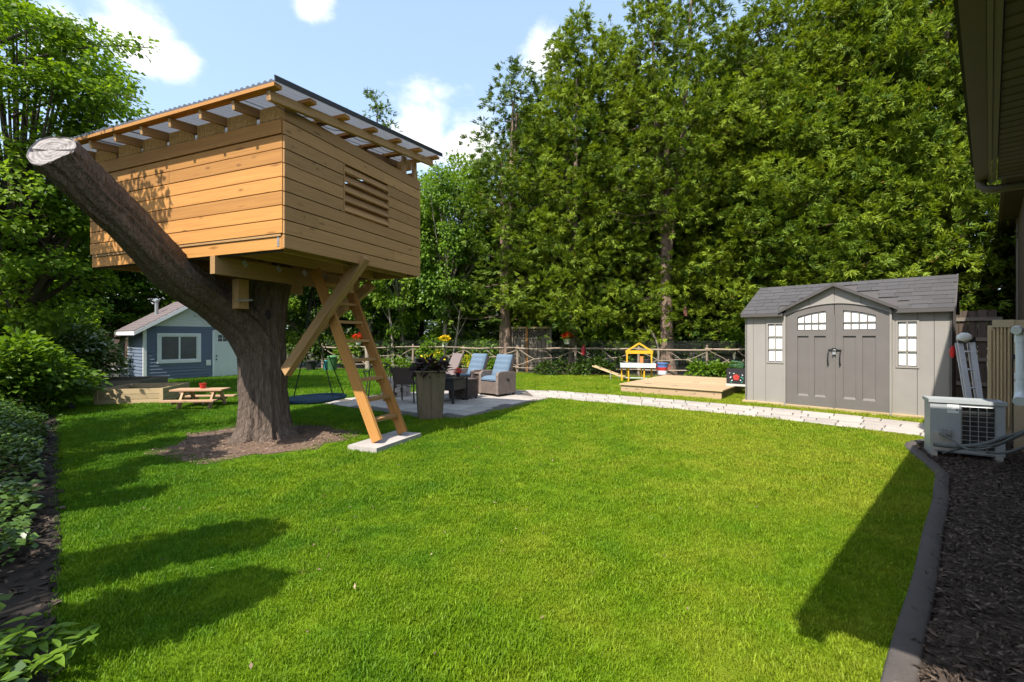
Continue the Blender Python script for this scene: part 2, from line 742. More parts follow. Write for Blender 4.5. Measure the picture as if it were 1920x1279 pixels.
def paver(corners, parent, z0=.010, z1=.028):
    c = sum((Vector(p) for p in corners), Vector()) / len(corners)
    z1 = z1 + random.uniform(-.004, .004)
    mb = MB()
    k = .012
    low = [(p[0], p[1], z0) for p in corners]
    mid = [(p[0], p[1], z1 - .006) for p in corners]
    top = [tuple(Vector((p[0], p[1], 0)).lerp(Vector((c.x, c.y, 0)), k / max(.05, (Vector((p[0], p[1], 0)) - Vector((c.x, c.y, 0))).length)) + Vector((0, 0, z1 + random.uniform(-.002, .002)))) for p in corners]
    n = len(corners)
    fs = [tuple(range(2 * n, 3 * n))]
    for lv in (0, 1):
        fs += [(lv * n + i, lv * n + (i + 1) % n, (lv + 1) * n + (i + 1) % n, (lv + 1) * n + i) for i in range(n)]
    mb.add(low + mid + top, fs)
    # keep the paver's own origin at its middle so that its grain is its own
    mb.v = [(x - c.x, y - c.y, z) for x, y, z in mb.v]
    return mb.build('paver', M_paver, parent, loc=(c.x, c.y, 0))


rows = [0, .26, .52, .76, 1.0]
plen = sum((U[i + 1] - U[i]).length for i in range(60))
for r in range(4):
    s = -random.uniform(0, .03)
    while s < 1:
        ds = random.choice((.24, .32, .40, .48)) / plen
        a, b = max(s, 0), min(s + ds, 1)
        if b - a > .012:
            g = .008 / plen
            t0, t1 = rows[r] + .010, rows[r + 1] - .010
            q = [path_pt(a + g, t1), path_pt(b - g, t1), path_pt(b - g, t0), path_pt(a + g, t0)]
            paver(q, path)
        s += ds

PATIO = [G(593, 757), G(690, 770), G(785, 785), G(868, 786), G(940, 770), G(1000, 755.5), G(1038, 748), G(1000, 744), G(984, 732.5), G(935, 731), G(800, 734), G(700, 742)]
PATIO = [(p.x, p.y) for p in PATIO]
structure(sheet('patio', PATIO, .016, M_joint))
patio = bpy.data.objects['patio']
pd = Vector((.80, -.60, 0))
pn = Vector((.60, .80, 0))
cnt = 0
for i in range(-22, 22):
    off = random.uniform(0, .5)
    for j in range(-16, 17):
        w_ = .30
        l_ = .44
        c = Vector((-1.0, 9.6, 0)) + pn * (i * w_) + pd * (j * l_ + off)
        pts = [c + pd * (a * (l_ / 2 - .006)) + pn * (b * (w_ / 2 - .006)) for a, b in ((-1, -1), (1, -1), (1, 1), (-1, 1))]
        ins = in_poly(PATIO, [p.x for p in pts], [p.y for p in pts])
        if ins.all():
            paver(pts, patio, .014, .032)
            cnt += 1

DIRT = []
for k in range(48):
    th = 2 * math.pi * k / 48
    r = 1.05 + .12 * math.sin(3 * th + 1) + .09 * math.sin(7 * th) + .06 * math.sin(13 * th + 2)
    DIRT.append((-3.32 + 1.05 * r * math.cos(th), 6.05 + r * math.sin(th)))
structure(sheet('bare_ground', DIRT, .009, M_dirt))

# mulch bed and kerb ---------------------------------------------
BED = [(p.x, p.y) for p in CURB_S] + [(hw(8.2, -.40).x, hw(8.2, -.40).y), (hw(4.95, -.40).x, hw(4.95, -.40).y), (hw(4.95, -.58).x, hw(4.95, -.58).y), (hw(-1.6, -.58).x, hw(-1.6, -.58).y)]
M_mulch = mat('bark_mulch', (.070, .051, .039), .95, .5, 14, 1.0, scale2=90)
structure(sheet('mulch_bed', BED, .012, M_mulch))
M_curb = mat('kerb_concrete', (.082, .070, .064), .9, .25, 8, .4, scale2=80)
mb = MB()
o0 = len(mb.v)
prof = [(-.052, -.02), (-.052, .026), (-.042, .038), (.040, .042), (.052, .030), (.054, -.02)]
for i, p in enumerate(CURB_S):
    t = (CURB_S[min(i + 1, len(CURB_S) - 1)] - CURB_S[max(i - 1, 0)]).normalized()
    nrm = Vector((t.y, -t.x, 0))
    for a, z in prof:
        q = p + nrm * a
        mb.v.append((q.x, q.y, z))
k = len(prof)
for i in range(len(CURB_S) - 1):
    for j in range(k - 1):
        mb.f.append((i * k + j, i * k + j + 1, (i + 1) * k + j + 1, (i + 1) * k + j))
mb.f += [tuple(range(k)), tuple(reversed(range((len(CURB_S) - 1) * k, len(CURB_S) * k)))]
structure(mb.build('garden_kerb', M_curb, smooth=True))


def scatter_poly(poly, n):
    p = np.array(poly)
    lo, hi = p.min(0), p.max(0)
    out = np.zeros((0, 2))
    while len(out) < n:
        q = RNG.uniform(lo, hi, (n * 2, 2))
        q = q[in_poly(poly, q[:, 0], q[:, 1])]
        out = np.concatenate([out, q])
    return out[:n]


def chips(name, poly, n, z, ln, wd, m, label, cat):
    q = scatter_poly(poly, n)
    c = np.column_stack([q, z + RNG.uniform(0, .025, n)])
    th = RNG.uniform(0, 6.28, n)
    d = np.column_stack([np.cos(th), np.sin(th), RNG.normal(0, .25, n)])
    nr = np.column_stack([RNG.normal(0, .35, n), RNG.normal(0, .35, n), np.ones(n)])
    L_ = RNG.uniform(.5, 1.5, n) * ln
    v = leaves(c, d, unit(nr), L_, RNG.uniform(.6, 1.4, n) * wd, .08)
    o = bpy.data.objects.new(name, quads_mesh(name, v, RNG.uniform(0, 1, n) ** 2.2, m))
    COL.objects.link(o)
    tag(o, label, cat, kind='stuff')
    return o


M_chip = leafmat('bark_chip', (.040, .028, .021), (.17, .125, .095), 0.0, .2, .8)
chips('wood_chips', BED, 24000, .014, .040, .012, M_chip, 'dark bark mulch chips lying between the kerb and the house', 'mulch')
M_litter = leafmat('dry_litter', (.10, .065, .045), (.34, .25, .17), 0.0, .2, .85)
chips('leaf_litter', DIRT, 2600, .012, .035, .012, M_litter, 'dry twigs and litter on the bare soil round the big tree', 'litter')


# ------------------------------------------------------------------ grass blades
def make_tuft(seed, n=24, rad=.055, h=.024):
    r = np.random.default_rng(seed)
    mb = MB()
    tint = []
    for i in range(n):
        a, q = r.uniform(0, 6.28), rad * math.sqrt(r.uniform(0, 1))
        x, y = q * math.cos(a), q * math.sin(a)
        th = r.uniform(0, 6.28)
        dx, dy = math.cos(th), math.sin(th)
        hh = h * r.uniform(.55, 1.25)
        lean = hh * abs(r.normal(.35, .35))
        w = r.uniform(.0016, .0029)
        sx, sy = -dy * w, dx * w
        o = len(mb.v)
        mb.v += [(x + sx, y + sy, 0), (x - sx, y - sy, 0), (x + sx + dx * lean * .35, y + sy + dy * lean * .35, hh * .6), (x - sx + dx * lean * .35, y - sy + dy * lean * .35, hh * .6), (x + dx * lean, y + dy * lean, hh)]
        mb.f += [(o, o + 1, o + 3, o + 2), (o + 2, o + 3, o + 4)]
        tint += [r.uniform(0, 1)] * 5
    me = mb.mesh('grass_tuft', MATS['grass_blade'])
    at = me.attributes.new('tint', 'FLOAT', 'POINT')
    at.data.foreach_set('value', tint)
    return bpy.data.objects.new('grass_tuft', me)


MATS['grass_blade'] = grass_mat()
EXCL = []


def build_grass():
    poly = LAWN
    xy = []
    for (y0, y1, dens, s) in ((-3.5, 1.2, 160, 1.25), (1.2, 3.6, 1200, .80), (3.6, 6.5, 700, 1.0), (6.5, 10.5, 340, 1.35), (10.5, 20, 150, 1.7)):
        x0, x1 = -14, 10
        n = int((x1 - x0) * (y1 - y0) * dens)
        q = np.column_stack([RNG.uniform(x0, x1, n), RNG.uniform(y0, y1, n)])
        ok = in_poly(poly, q[:, 0], q[:, 1])
        # keep what a camera near the photograph's could see
        ok &= np.abs(q[:, 0]) < np.maximum(1.35 * q[:, 1] + 2.0, 2.4)
        q = q[ok]
        xy.append(np.column_stack([q, np.full(len(q), s)]))
    a = np.concatenate(xy)
    keep = np.ones(len(a), bool)
    for ex in EXCL:
        keep &= ~in_poly(ex, a[:, 0], a[:, 1])
    # ragged edge round the bare soil
    d = np.hypot((a[:, 0] + 3.32) / 1.05, a[:, 1] - 6.05)
    keep &= ~((d < 1.55) & (RNG.uniform(0, 1, len(a)) > (d - .9) / .65))
    a = a[keep]
    n = len(a)
    me = bpy.data.meshes.new('grass')
    me.vertices.add(n)
    co = np.column_stack([a[:, :2], np.full(n, .003)])
    me.vertices.foreach_set('co', co.astype(np.float32).ravel())
    rot = np.column_stack([RNG.normal(0, .12, n), RNG.normal(0, .12, n), RNG.uniform(0, 6.28, n)])
    at = me.attributes.new('rot', 'FLOAT_VECTOR', 'POINT')
    at.data.foreach_set('vector', rot.astype(np.float32).ravel())
    patch = .5 + .5 * np.sin(a[:, 0] * 3.1 + 1.3 * np.sin(a[:, 1] * 2.3)) * np.sin(a[:, 1] * 2.7 + a[:, 0])
    s = a[:, 2] * RNG.uniform(.7, 1.25, n) * (.85 + .3 * patch)
    at = me.attributes.new('scl', 'FLOAT', 'POINT')
    at.data.foreach_set('value', s.astype(np.float32))
    o = bpy.data.objects.new('grass', me)
    COL.objects.link(o)
    tag(o, 'short mown green grass blades covering the whole lawn', 'grass', kind='stuff')
    ng = bpy.data.node_groups.new('grass_scatter', 'GeometryNodeTree')
    ng.interface.new_socket('Geometry', in_out='INPUT', socket_type='NodeSocketGeometry')
    ng.interface.new_socket('Geometry', in_out='OUTPUT', socket_type='NodeSocketGeometry')
    N, L = ng.nodes, ng.links
    gi, go = N.new('NodeGroupInput'), N.new('NodeGroupOutput')
    iop = N.new('GeometryNodeInstanceOnPoints')
    L.new(gi.outputs[0], iop.inputs['Points'])
    jn = N.new('GeometryNodeJoinGeometry')
    for sd in range(4):
        t = make_tuft(sd + 3)
        oi = N.new('GeometryNodeObjectInfo')
        oi.inputs['Object'].default_value = t
        oi.inputs['As Instance'].default_value = True
        L.new(oi.outputs['Geometry'], jn.inputs[0])
    L.new(jn.outputs[0], iop.inputs['Instance'])
    iop.inputs['Pick Instance'].default_value = True
    a1 = N.new('GeometryNodeInputNamedAttribute')
    a1.data_type = 'FLOAT_VECTOR'
    a1.inputs['Name'].default_value = 'rot'
    e2r = N.new('FunctionNodeEulerToRotation')
    L.new(a1.outputs['Attribute'], e2r.inputs[0])
    L.new(e2r.outputs[0], iop.inputs['Rotation'])
    a2 = N.new('GeometryNodeInputNamedAttribute')
    a2.data_type = 'FLOAT'
    a2.inputs['Name'].default_value = 'scl'
    L.new(a2.outputs['Attribute'], iop.inputs['Scale'])
    L.new(iop.outputs[0], go.inputs[0])
    md = o.modifiers.new('scatter', 'NODES')
    md.node_group = ng
    return n


EXCL += [[(p.x, p.y) for p in U] + [(p.x, p.y) for p in reversed(W)], PATIO]
exec_later = [build_grass]

# ------------------------------------------------------------------ the big trunk that carries the treehouse
def bark_mat(name, c0, c1, c2, zs=1.0, sc_=9, bump=1.0):
    m, nt, N, L, b, out = nodes_of(name)
    tc = N.new('ShaderNodeTexCoord')
    mp = N.new('ShaderNodeMapping')
    mp.inputs['Scale'].default_value = (1, 1, .22 * zs)
    L.new(tc.outputs['Object'], mp.inputs['Vector'])
    a = noise(N, L, mp.outputs[0], sc_, 7, .65)
    vo = N.new('ShaderNodeTexVoronoi')
    vo.feature = 'DISTANCE_TO_EDGE'
    vo.inputs['Scale'].default_value = sc_ * 1.5
    wv = N.new('ShaderNodeVectorMath')
    cmb = N.new('ShaderNodeCombineXYZ')
    nz = noise(N, L, mp.outputs[0], sc_ * .6, 4)
    nzs = math_(N, L, 'MULTIPLY', nz, .10)
    L.new(nzs, cmb.inputs[0])
    L.new(nzs, cmb.inputs[1])
    L.new(mp.outputs[0], wv.inputs[0])
    L.new(cmb.outputs[0], wv.inputs[1])
    L.new(wv.outputs[0], vo.inputs['Vector'])
    e = N.new('ShaderNodeMapRange')
    e.inputs['From Max'].default_value = .22
    L.new(vo.outputs['Distance'], e.inputs['Value'])
    s = math_(N, L, 'MULTIPLY_ADD', e.outputs[0], .16, math_(N, L, 'MULTIPLY', a, .82))
    c = ramp(N, L, s, [(.22, c0), (.55, c1), (.82, c2)])
    big = noise(N, L, tc.outputs['Object'], 1.7, 3)
    c = mixc(N, L, math_(N, L, 'MULTIPLY', big, .5), c, sc(c2, .8))
    L.new(c, b.inputs['Base Color'])
    b.inputs['Roughness'].default_value = .95
    b.inputs['Specular IOR Level'].default_value = .15
    bumpn(N, L, b, s, bump, .055)
    MATS[name] = m
    return m


M_bark = bark_mat('furrowed_bark', (.030, .021, .016), (.140, .104, .082), (.27, .21, .17), .75, 26, bump=1.0)
M_bark_ced = bark_mat('cedar_bark', (.07, .045, .033), (.21, .145, .108), (.36, .27, .21), .45, 11, .9)
M_bark_pale = bark_mat('pale_bark', (.12, .10, .08), (.30, .255, .205), (.46, .40, .33), .8, 14, .5)
M_bark_dark = bark_mat('dark_bark', (.025, .02, .017), (.07, .057, .045), (.13, .105, .085), .6, 12, .7)


def rough_tube(pts, rads, n, amp, seed):
    """tapered limb with furrowed, lumpy section"""
    rr = np.random.default_rng(seed)
    ph = rr.uniform(0, 6.28, 8)

    def ridge(th, i):
        return 1 + amp * (.35 * math.sin(11 * th + ph[0] + .35 * math.sin(i * .7)) + .3 * math.sin(17 * th + ph[1] + .5 * math.sin(i * .5 + 1)) + .5 * math.sin(3 * th + ph[2] + i * .12) + .3 * math.sin(5 * th + ph[3] - i * .2) + .25 * rr.uniform(-1, 1))
    return MB().tube(pts, rads, n, True, 1, ridge)


big = thing('treehouse_tree', 'thick old trunk with one sawn-off leaning limb, standing in bare soil under the treehouse', 'tree', (-3.34, 6.2, 0))


def rel(p):
    return Vector(p) - Vector((-3.34, 6.2, 0))


trunk_pts = [(-3.34, 6.2, -.05), (-3.34, 6.2, .05), (-3.34, 6.2, .15), (-3.345, 6.2, .3), (-3.35, 6.2, .5), (-3.355, 6.2, .75), (-3.36, 6.2, 1.0), (-3.37, 6.19, 1.25), (-3.37, 6.18, 1.5), (-3.36, 6.18, 1.75), (-3.34, 6.18, 2.0), (-3.32, 6.2, 2.2), (-3.30, 6.2, 2.34)]
trunk_rad = [.42, .37, .33, .305, .29, .283, .28, .28, .287, .302, .315, .325, .33]
trunk_pts = [p for p in resample([Vector(p) for p in trunk_pts], 48)]
zr = [-.05, .05, .15, .3, .5, .75, 1.0, 1.25, 1.5, 1.75, 2.0, 2.2, 2.34]
rads = [float(np.interp(p.z, zr, trunk_rad)) for p in trunk_pts]


def flare(th, i):
    z = trunk_pts[i].z
    k = math.exp(-max(z, 0) / .11)
    lob = .5 + .5 * math.sin(5 * th + .7) * math.sin(2 * th + 1.9)
    r = 1 + .50 * k * (lob - .45) + .03 * math.sin(15 * th + .6 * math.sin(i * .23)) + .03 * math.sin(23 * th + .8 * math.sin(i * .31 + 2)) + .03 * math.sin(3 * th + i * .05)
    return r + .012 * math.sin(37 * th + i * .9)


MB().tube([rel(p) for p in trunk_pts], rads, 96, True, 1, flare).build('trunk', M_bark, big, True)
limb_pts = smooth_line([Vector(p) for p in ((-3.34, 6.20, 1.12), (-3.46, 5.98, 1.50), (-3.62, 5.60, 1.79), (-3.72, 5.14, 2.02), (-3.77, 4.82, 2.26), (-3.86, 4.52, 2.53), (-3.94, 4.22, 2.77), (-3.99, 3.97, 2.97))], 7)
nL = len(limb_pts)
lr = [float(np.interp(i / (nL - 1), [0, .18, .35, .55, .75, .92, 1], [.27, .255, .225, .198, .184, .178, .188])) for i in range(nL)]
mb = rough_tube([rel(p) for p in limb_pts], lr, 64, .12, 5)
mb.f = mb.f[:-2]                                     # the sawn end gets its own face
end = limb_pts[-1]
ax = (limb_pts[-1] - limb_pts[-3]).normalized()
cut_n = Vector((.05, -.86, .50)).normalized()        # sawn off square to the ground rather than to the limb
ring = []
for k_ in range(64):
    j = len(mb.v) - 64 + k_
    p = Vector(mb.v[j])
    p = p + ax * ((rel(end) - p).dot(cut_n) / ax.dot(cut_n))
    mb.v[j] = tuple(p)
    ring.append(p)
n0 = len(mb.v) - 64
for _ in range(4):                                   # the saw leaves a clean rim
    ring = [(ring[k_ - 1] + ring[k_] * 2 + ring[(k_ + 1) % 64]) / 4 for k_ in range(64)]
for k_ in range(64):
    mb.v[n0 + k_] = tuple(ring[k_])
mb.build('limb', M_bark, big, True)


def cut_mat():
    m, nt, N, L, b, out = nodes_of('sawn_end_grain')
    tc = N.new('ShaderNodeTexCoord')
    ln = N.new('ShaderNodeVectorMath')
    ln.operation = 'LENGTH'
    L.new(tc.outputs['Object'], ln.inputs[0])
    wob = noise(N, L, tc.outputs['Object'], 9, 3)
    s = math_(N, L, 'MULTIPLY_ADD', wob, .10, ln.outputs['Value'])
    rings = math_(N, L, 'SINE', math_(N, L, 'MULTIPLY', s, 190.0))
    a = noise(N, L, tc.outputs['Object'], 14, 5)
    f = math_(N, L, 'MULTIPLY_ADD', rings, .10, a)
    c = ramp(N, L, f, [(.25, (.10, .085, .078)), (.5, (.235, .21, .205)), (.75, (.34, .31, .30))])
    L.new(c, b.inputs['Base Color'])
    b.inputs['Roughness'].default_value = .9
    bumpn(N, L, b, f, .4, .006)
    return m


cc = sum(ring, Vector()) / 64
mb = MB()
for r, dz in ((1.0, .0), (.965, .006), (.93, -.006), (.6, -.006), (.3, -.005)):
    for k_ in range(64):
        th = 2 * math.pi * k_ / 64
        crack = -.02 if (k_ in (3, 4, 36) and r < .94) else 0
        mb.v.append(tuple((ring[k_] - cc) * r + cut_n * (dz + crack)))
mb.v.append((0, 0, 0))
for i in range(4):
    for k_ in range(64):
        k2 = (k_ + 1) % 64
        mb.f.append((i * 64 + k_, i * 64 + k2, (i + 1) * 64 + k2, (i + 1) * 64 + k_))
for k_ in range(64):
    mb.f.append((4 * 64 + k_, 4 * 64 + (k_ + 1) % 64, 5 * 64))
cf = mb.build('cut_face', cut_mat(), big, False, loc=cc)
cf['label'] = 'pale sawn end of the leaning limb'
# knot hole
MB().blob(rel(P(503, 590, 5.80)), (.035, .03, .06), 10, 6, .1, 2).build('knot_hole', mat('knot_dark', (.02, .016, .013), .95), big, True)

# ------------------------------------------------------------------ treehouse
TA = math.atan2(-.377, .926)
TC = Vector((-2.25, 4.5, 2.22))
th_ = thing('treehouse', 'wooden box treehouse with corrugated roof and louvred window, up on the big trunk', 'treehouse', TC, TA)
LX, LY = 3.25, 2.37


def tb(n, p0, p1, w, h, m, parent=th_, up=(0, 0, 1)):
    return plank(n, p0, p1, w, h, m, parent, up)


BH = .1395
# front (sunny) wall: rim, eight rows of boards, header, cane strip
T = .022
tb('rim_board', (-LX, .030, .073), (-.045, .030, .073), .030, .146, M_cedar)
tb('rim_block', (-.042, .030, .073), (-.001, .030, .073), .034, .142, M_cedar)
MB().box((-.075, .0125, .075), (.028, .003, .10)).build('joist_hanger', M_galv, th_)
for i in range(7):
    z = .150 + BH * (i + .5)
    cuts = [-LX] + sorted(random.sample([-2.35, -2.0, -1.42, -1.75], 1 if i % 2 else 0)) + [-.002]
    if i in (5, 3):
        cuts = [-LX, -1.72, -.002]
    for a, b in zip(cuts[:-1], cuts[1:]):
        tb('wall_board', (a + .002, T / 2 - .004 + random.uniform(-.002, .002), z), (b - .002, T / 2 - .004 + random.uniform(-.002, .002), z), T, BH - .010, M_cedar)
tb('header_board', (-LX, T / 2 - .012, 1.195), (-.002, T / 2 - .012, 1.195), .036, .135, M_cedar)
M_linen = mat('dark_lining', (.05, .036, .022), .9)
# inner sheathing strips so that joints show dark, not daylight
MB().box((-LX / 2, .050, .62), (LX - .1, .012, 1.28)).build('wall_lining', M_linen, th_)
M_cane = mat('cane_strip', (.50, .31, .11), .7, .35, 30, .3)


def canes(x0, x1, y0, y1, z0, z1, name='cane_strip'):
    mb = MB()
    L_ = math.hypot(x1 - x0, y1 - y0)
    n = int(L_ / .016)
    for i in range(n):
        t = (i + .5) / n
        x, y = x0 + (x1 - x0) * t, y0 + (y1 - y0) * t
        r = random.uniform(.0062, .0082)
        mb.tube([(x, y, z0), (x + random.uniform(-.003, .003), y, z1)], r, 6, False)
    return mb


RZ = lambda y: 1.318 + .128 * (y + .27)              # underside of rafters, rising to the back
k_ = 0
xs_r = [-LX + .02 + i * (LX + .08) / 7 for i in range(8)]
for a, b in zip(xs_r[:-1], xs_r[1:]):
    canes(a + .022, b - .022 if b < 0 else -.005, .035, .035, 1.262, 1.44).build('cane_strip', M_cane, th_)['kind'] = 'stuff'
MB().tube([(-LX, .022, 1.30), (-.01, .022, 1.298)], .002, 4).build('cane_wire', M_black, th_)
# right (shaded) wall
WY0, WY1, WR0, WR1 = .823, 1.615, 4, 7
for i in range(10):
    z = BH * (i + .5) + .002
    if WR0 <= i <= WR1:
        segs = [(.0, WY0 - .018), (WY1 + .018, LY)]
    else:
        c = random.uniform(.4, LY - .4)
        segs = [(.0, c), (c, LY)] if i in (1, 2, 8) else [(.0, LY)]
    for a, b in segs:
        off = .011 + random.uniform(-.0015, .0025)
        tb('side_board', (off, a + .0015, z), (off + random.uniform(-.0015, .0015), b - .0015, z), T, BH - .011, M_cedar2)
zb, zt = BH * WR0, BH * (WR1 + 1)
for a, b, n_ in ((0.03, WY0 - .01, 0), (WY1 + .01, LY - .03, 1)):
    MB().box((-.012, (a + b) / 2, .70), (.016, b - a, 1.36)).build('wall_lining', M_linen, th_)
MB().box((-.012, (WY0 + WY1) / 2, zb / 2), (.016, WY1 - WY0, zb - .02)).build('wall_lining', M_linen, th_)
MB().box((-.012, (WY0 + WY1) / 2, (zt + 1.38) / 2), (.016, WY1 - WY0, 1.38 - zt - .01)).build('wall_lining', M_linen, th_)
wf = plank('louvre_window', (.012, WY0 - .009, zb), (.012, WY0 - .009, zt), .016, .036, M_cedar2, th_, up=(1, 0, 0))
wf2 = plank('louvre_window', (.012, WY1 + .009, zb), (.012, WY1 + .009, zt), .016, .036, M_cedar2, th_, up=(1, 0, 0))
for i in range(5):
    z = zb + .03 + (zt - zb) * (i + .42) / 5
    o = plank('louvre_slat', (.0, WY0, z), (.0, WY1, z), .014, .142, M_cedar2, th_, up=(-.52, 0, .85))
# back and far walls, roughly boarded (seen through the gap under the roof)
for i in range(11):
    z = BH * (i + .5)
    tb('back_board', (-LX, LY - .011, z), (-.03, LY - .011, z), T, BH - .006, M_cedar)
    tb('far_board', (-LX + .011, .06, z), (-LX + .011, LY - .03, z), T, BH - .011, M_cedar2)
canes(-LX + .05, -.1, LY - .045, LY - .045, 1.56, 1.71).build('cane_strip', M_cane, th_)['kind'] = 'stuff'
for x, y, z1 in ((-.05, LY - .05, 1.66), (-.05, LY - .30, 1.66), (-LX + .05, LY - .05, 1.66), (-.05, .075, 1.36), (-LX + .05, .075, 1.36)):
    tb('post', (x, y, .0), (x, y, z1), .04, .07, M_frame, up=(0, 1, 0))
# floor: deck boards, joists, rim on the other sides
tb('rim_joist', (-LX, LY - .045, .07), (-.03, LY - .045, .07), .038, .135, M_frame)
for i in range(6):
    x = -LX + .12 + i * (LX - .3) / 5
    tb('floor_joist', (x, .06, .062), (x, LY - .07, .062), .038, .12, M_frame)
for i in range(16):
    y = .07 + i * .1425
    a, b = -LX + .03, -.03
    if 1.15 < y < 1.85:                               # hatch for the ladder
        tb('floor_board', (a, y, .137), (-1.02, y, .137), .136, .022, M_frame)
        tb('floor_board', (-.42, y, .137), (b, y, .137), .136, .022, M_frame)
    else:
        tb('floor_board', (a, y, .137), (b, y, .137), .136, .022, M_frame)
# carrying beams each side of the trunk
tb('beam', (-1.02, .005, -.10), (-1.02, LY - .12, -.10), .075, .19, M_frame)
tb('beam', (-2.16, .10, -.10), (-2.16, LY - .12, -.10), .075, .19, M_frame)
for y in (.35, .8, 1.2, 1.55):
    MB().box((-.978, y, -.04), (.006, .055, .075), M=Matrix.Rotation(R(45), 3, 'X')).build('bracket', M_galv, th_)
# block hung in front of the trunk with a bolt
q = P(451, 551, 5.52) - TC
ql = Vector((q.x * math.cos(-TA) - q.y * math.sin(-TA), q.x * math.sin(-TA) + q.y * math.cos(-TA), q.z))
tb('hanger_block', ql + Vector((0, 0, -.18)), ql + Vector((0, 0, .17)), .11, .13, M_frame, up=(0, 1, 0))
MB().tube([ql + Vector((.02, -.07, -.09)), ql + Vector((.26, -.05, -.085))], .012, 8).build('bolt', M_galv, th_)


def loc_(p):
    q = Vector(p) - TC
    return Vector((q.x * math.cos(-TA) - q.y * math.sin(-TA), q.x * math.sin(-TA) + q.y * math.cos(-TA), q.z))


tb('brace', loc_((-2.89, 5.86, .90)), Vector((.045, 1.14, .10)), .085, .15, M_frame, up=(0, .2, 1))
tb('brace', loc_((-2.95, 6.55, 1.32)), Vector((-.62, 2.1, -.10)), .075, .13, M_frame, up=(0, .2, 1))
tb('brace', Vector((-.40, 1.36, -.30)), Vector((-.40, 1.36 + .01, .10)), .07, .12, M_frame, up=(0, 1, 0))
# roof: rafters up the slope, purlins across, corrugated sheets
for i, x in enumerate(xs_r + [.085]):
    tb('rafter', (x, -.24, RZ(-.24) + .045), (x, LY + .19, RZ(LY + .19) + .045), .036, .088, M_frame if i < 8 else M_cedar2)
RPX = .23
for i, y in enumerate((-.235, .18, .66, 1.14, 1.62, 2.10, LY + .18)):
    tb('purlin', (-LX - .12, y, RZ(y) + .110), (RPX - .02, y, RZ(y) + .110), .085, .034, M_cedar)


def roof_mat():
    m, nt, N, L, b, out = nodes_of('corrugated_sheet')
    tc = N.new('ShaderNodeTexCoord')
    a = noise(N, L, tc.outputs['Object'], 3, 5)
    c = ramp(N, L, a, [(.3, (.08, .084, .09)), (.6, (.16, .165, .175)), (.8, (.25, .25, .255))])
    L.new(c, b.inputs['Base Color'])
    b.inputs['Roughness'].default_value = .35
    b.inputs['Specular IOR Level'].default_value = .5
    tr = N.new('ShaderNodeBsdfTranslucent')
    tr.inputs['Color'].default_value = (.40, .41, .44, 1)
    mx = N.new('ShaderNodeMixShader')
    mx.inputs[0].default_value = .45
    L.new(b.outputs[0], mx.inputs[1])
    L.new(tr.outputs[0], mx.inputs[2])
    tp = N.new('ShaderNodeBsdfTransparent')
    tp.inputs['Color'].default_value = (.85, .88, .92, 1)
    m2 = N.new('ShaderNodeMixShader')
    m2.inputs[0].default_value = .22
    L.new(mx.outputs[0], m2.inputs[1])
    L.new(tp.outputs[0], m2.inputs[2])
    L.new(m2.outputs[0], out.inputs[0])
    return m


M_roof = roof_mat()
x = -LX - .22
sheets = 6
sw = (RPX - x) / sheets
for i in range(sheets):
    xa, xb = x + i * sw - (.02 if i else 0), x + (i + 1) * sw
    mb = MB()
    nu = int((xb - xa) / .0105)
    for j in range(nu + 1):
        xx = xa + (xb - xa) * j / nu
        zz = .013 * math.sin(2 * math.pi * xx / .075) + .004 * (i % 2)
        for yy in (-.28, LY + .25):
            for dz in (0, .004):
                mb.v.append((xx, yy, RZ(yy) + .146 + zz + dz))
    for j in range(nu):
        o = j * 4
        mb.f += [(o, o + 2, o + 6, o + 4), (o + 1, o + 5, o + 7, o + 3), (o, o + 4, o + 5, o + 1), (o + 2, o + 3, o + 7, o + 6)]
    mb.build('roof_sheet', M_roof, th_, True)
tb('edge_flashing', (RPX + .004, -.29, RZ(-.29) + .158), (RPX + .004, LY + .26, RZ(LY + .26) + .158), .012, .05, M_black)
# cable of festoon lights clipped under the eaves
pts = []
for i in range(25):
    t = i / 24
    y = -.20 + t * (LY + .1)
    pts.append((.06, y, RZ(y) + .02 - .05 * abs(math.sin(t * math.pi * 5))))
MB().tube(pts, .004, 5).build('cable', M_black, th_)

# ladder and its pad
LB = loc_((-1.62, 5.55, .06))
lad = thing('ladder', 'timber ladder of eight treads leaning from a paving slab up into the treehouse', 'ladder', (-1.60, 5.60, .06), TA)
lo_ = Matrix.Rotation(-TA, 3, 'Z') @ (Vector((-1.62, 5.55, .06)) - Vector((-1.60, 5.60, .06)))
top = lo_ + Vector((-1.0, 0, 2.14))
WL = .52
for dy in (0, WL):
    o = plank('stringer', lo_ + Vector((0, dy, 0)) + Vector((-.012, 0, .03)), top + Vector((0, dy, .02)), .042, .135, M_cedar, lad, up=(.9, 0, .43))
for i in range(8):
    t = (.26 + i * .245) / 2.14
    p = lo_.lerp(top, t)
    plank('tread', p + Vector((-.015, .022, 0)), p + Vector((-.015, WL - .022, 0)), .125, .036, M_cedar2, lad)
    plank('cleat', p + Vector((-.065, .028, -.045)), p + Vector((.045, .028, -.045)), .018, .05, M_cedar, lad)
    plank('cleat', p + Vector((-.065, WL - .028, -.045)), p + Vector((.045, WL - .028, -.045)), .018, .05, M_cedar, lad)
SLc = lo_ + Vector((-1.60, 5.60, 0))
slab = MB()
slab.box((0, 0, 0), (.42, .92, .06))
so = slab.build('paving_slab', mat('slab_concrete', (.36, .325, .305), .9, .2, 7, .4, scale2=90), None, loc=(-1.585, 5.80, .034))
so.rotation_euler = (0, 0, TA)
tag(so, 'grey concrete slab on the grass under the foot of the ladder', 'slab')
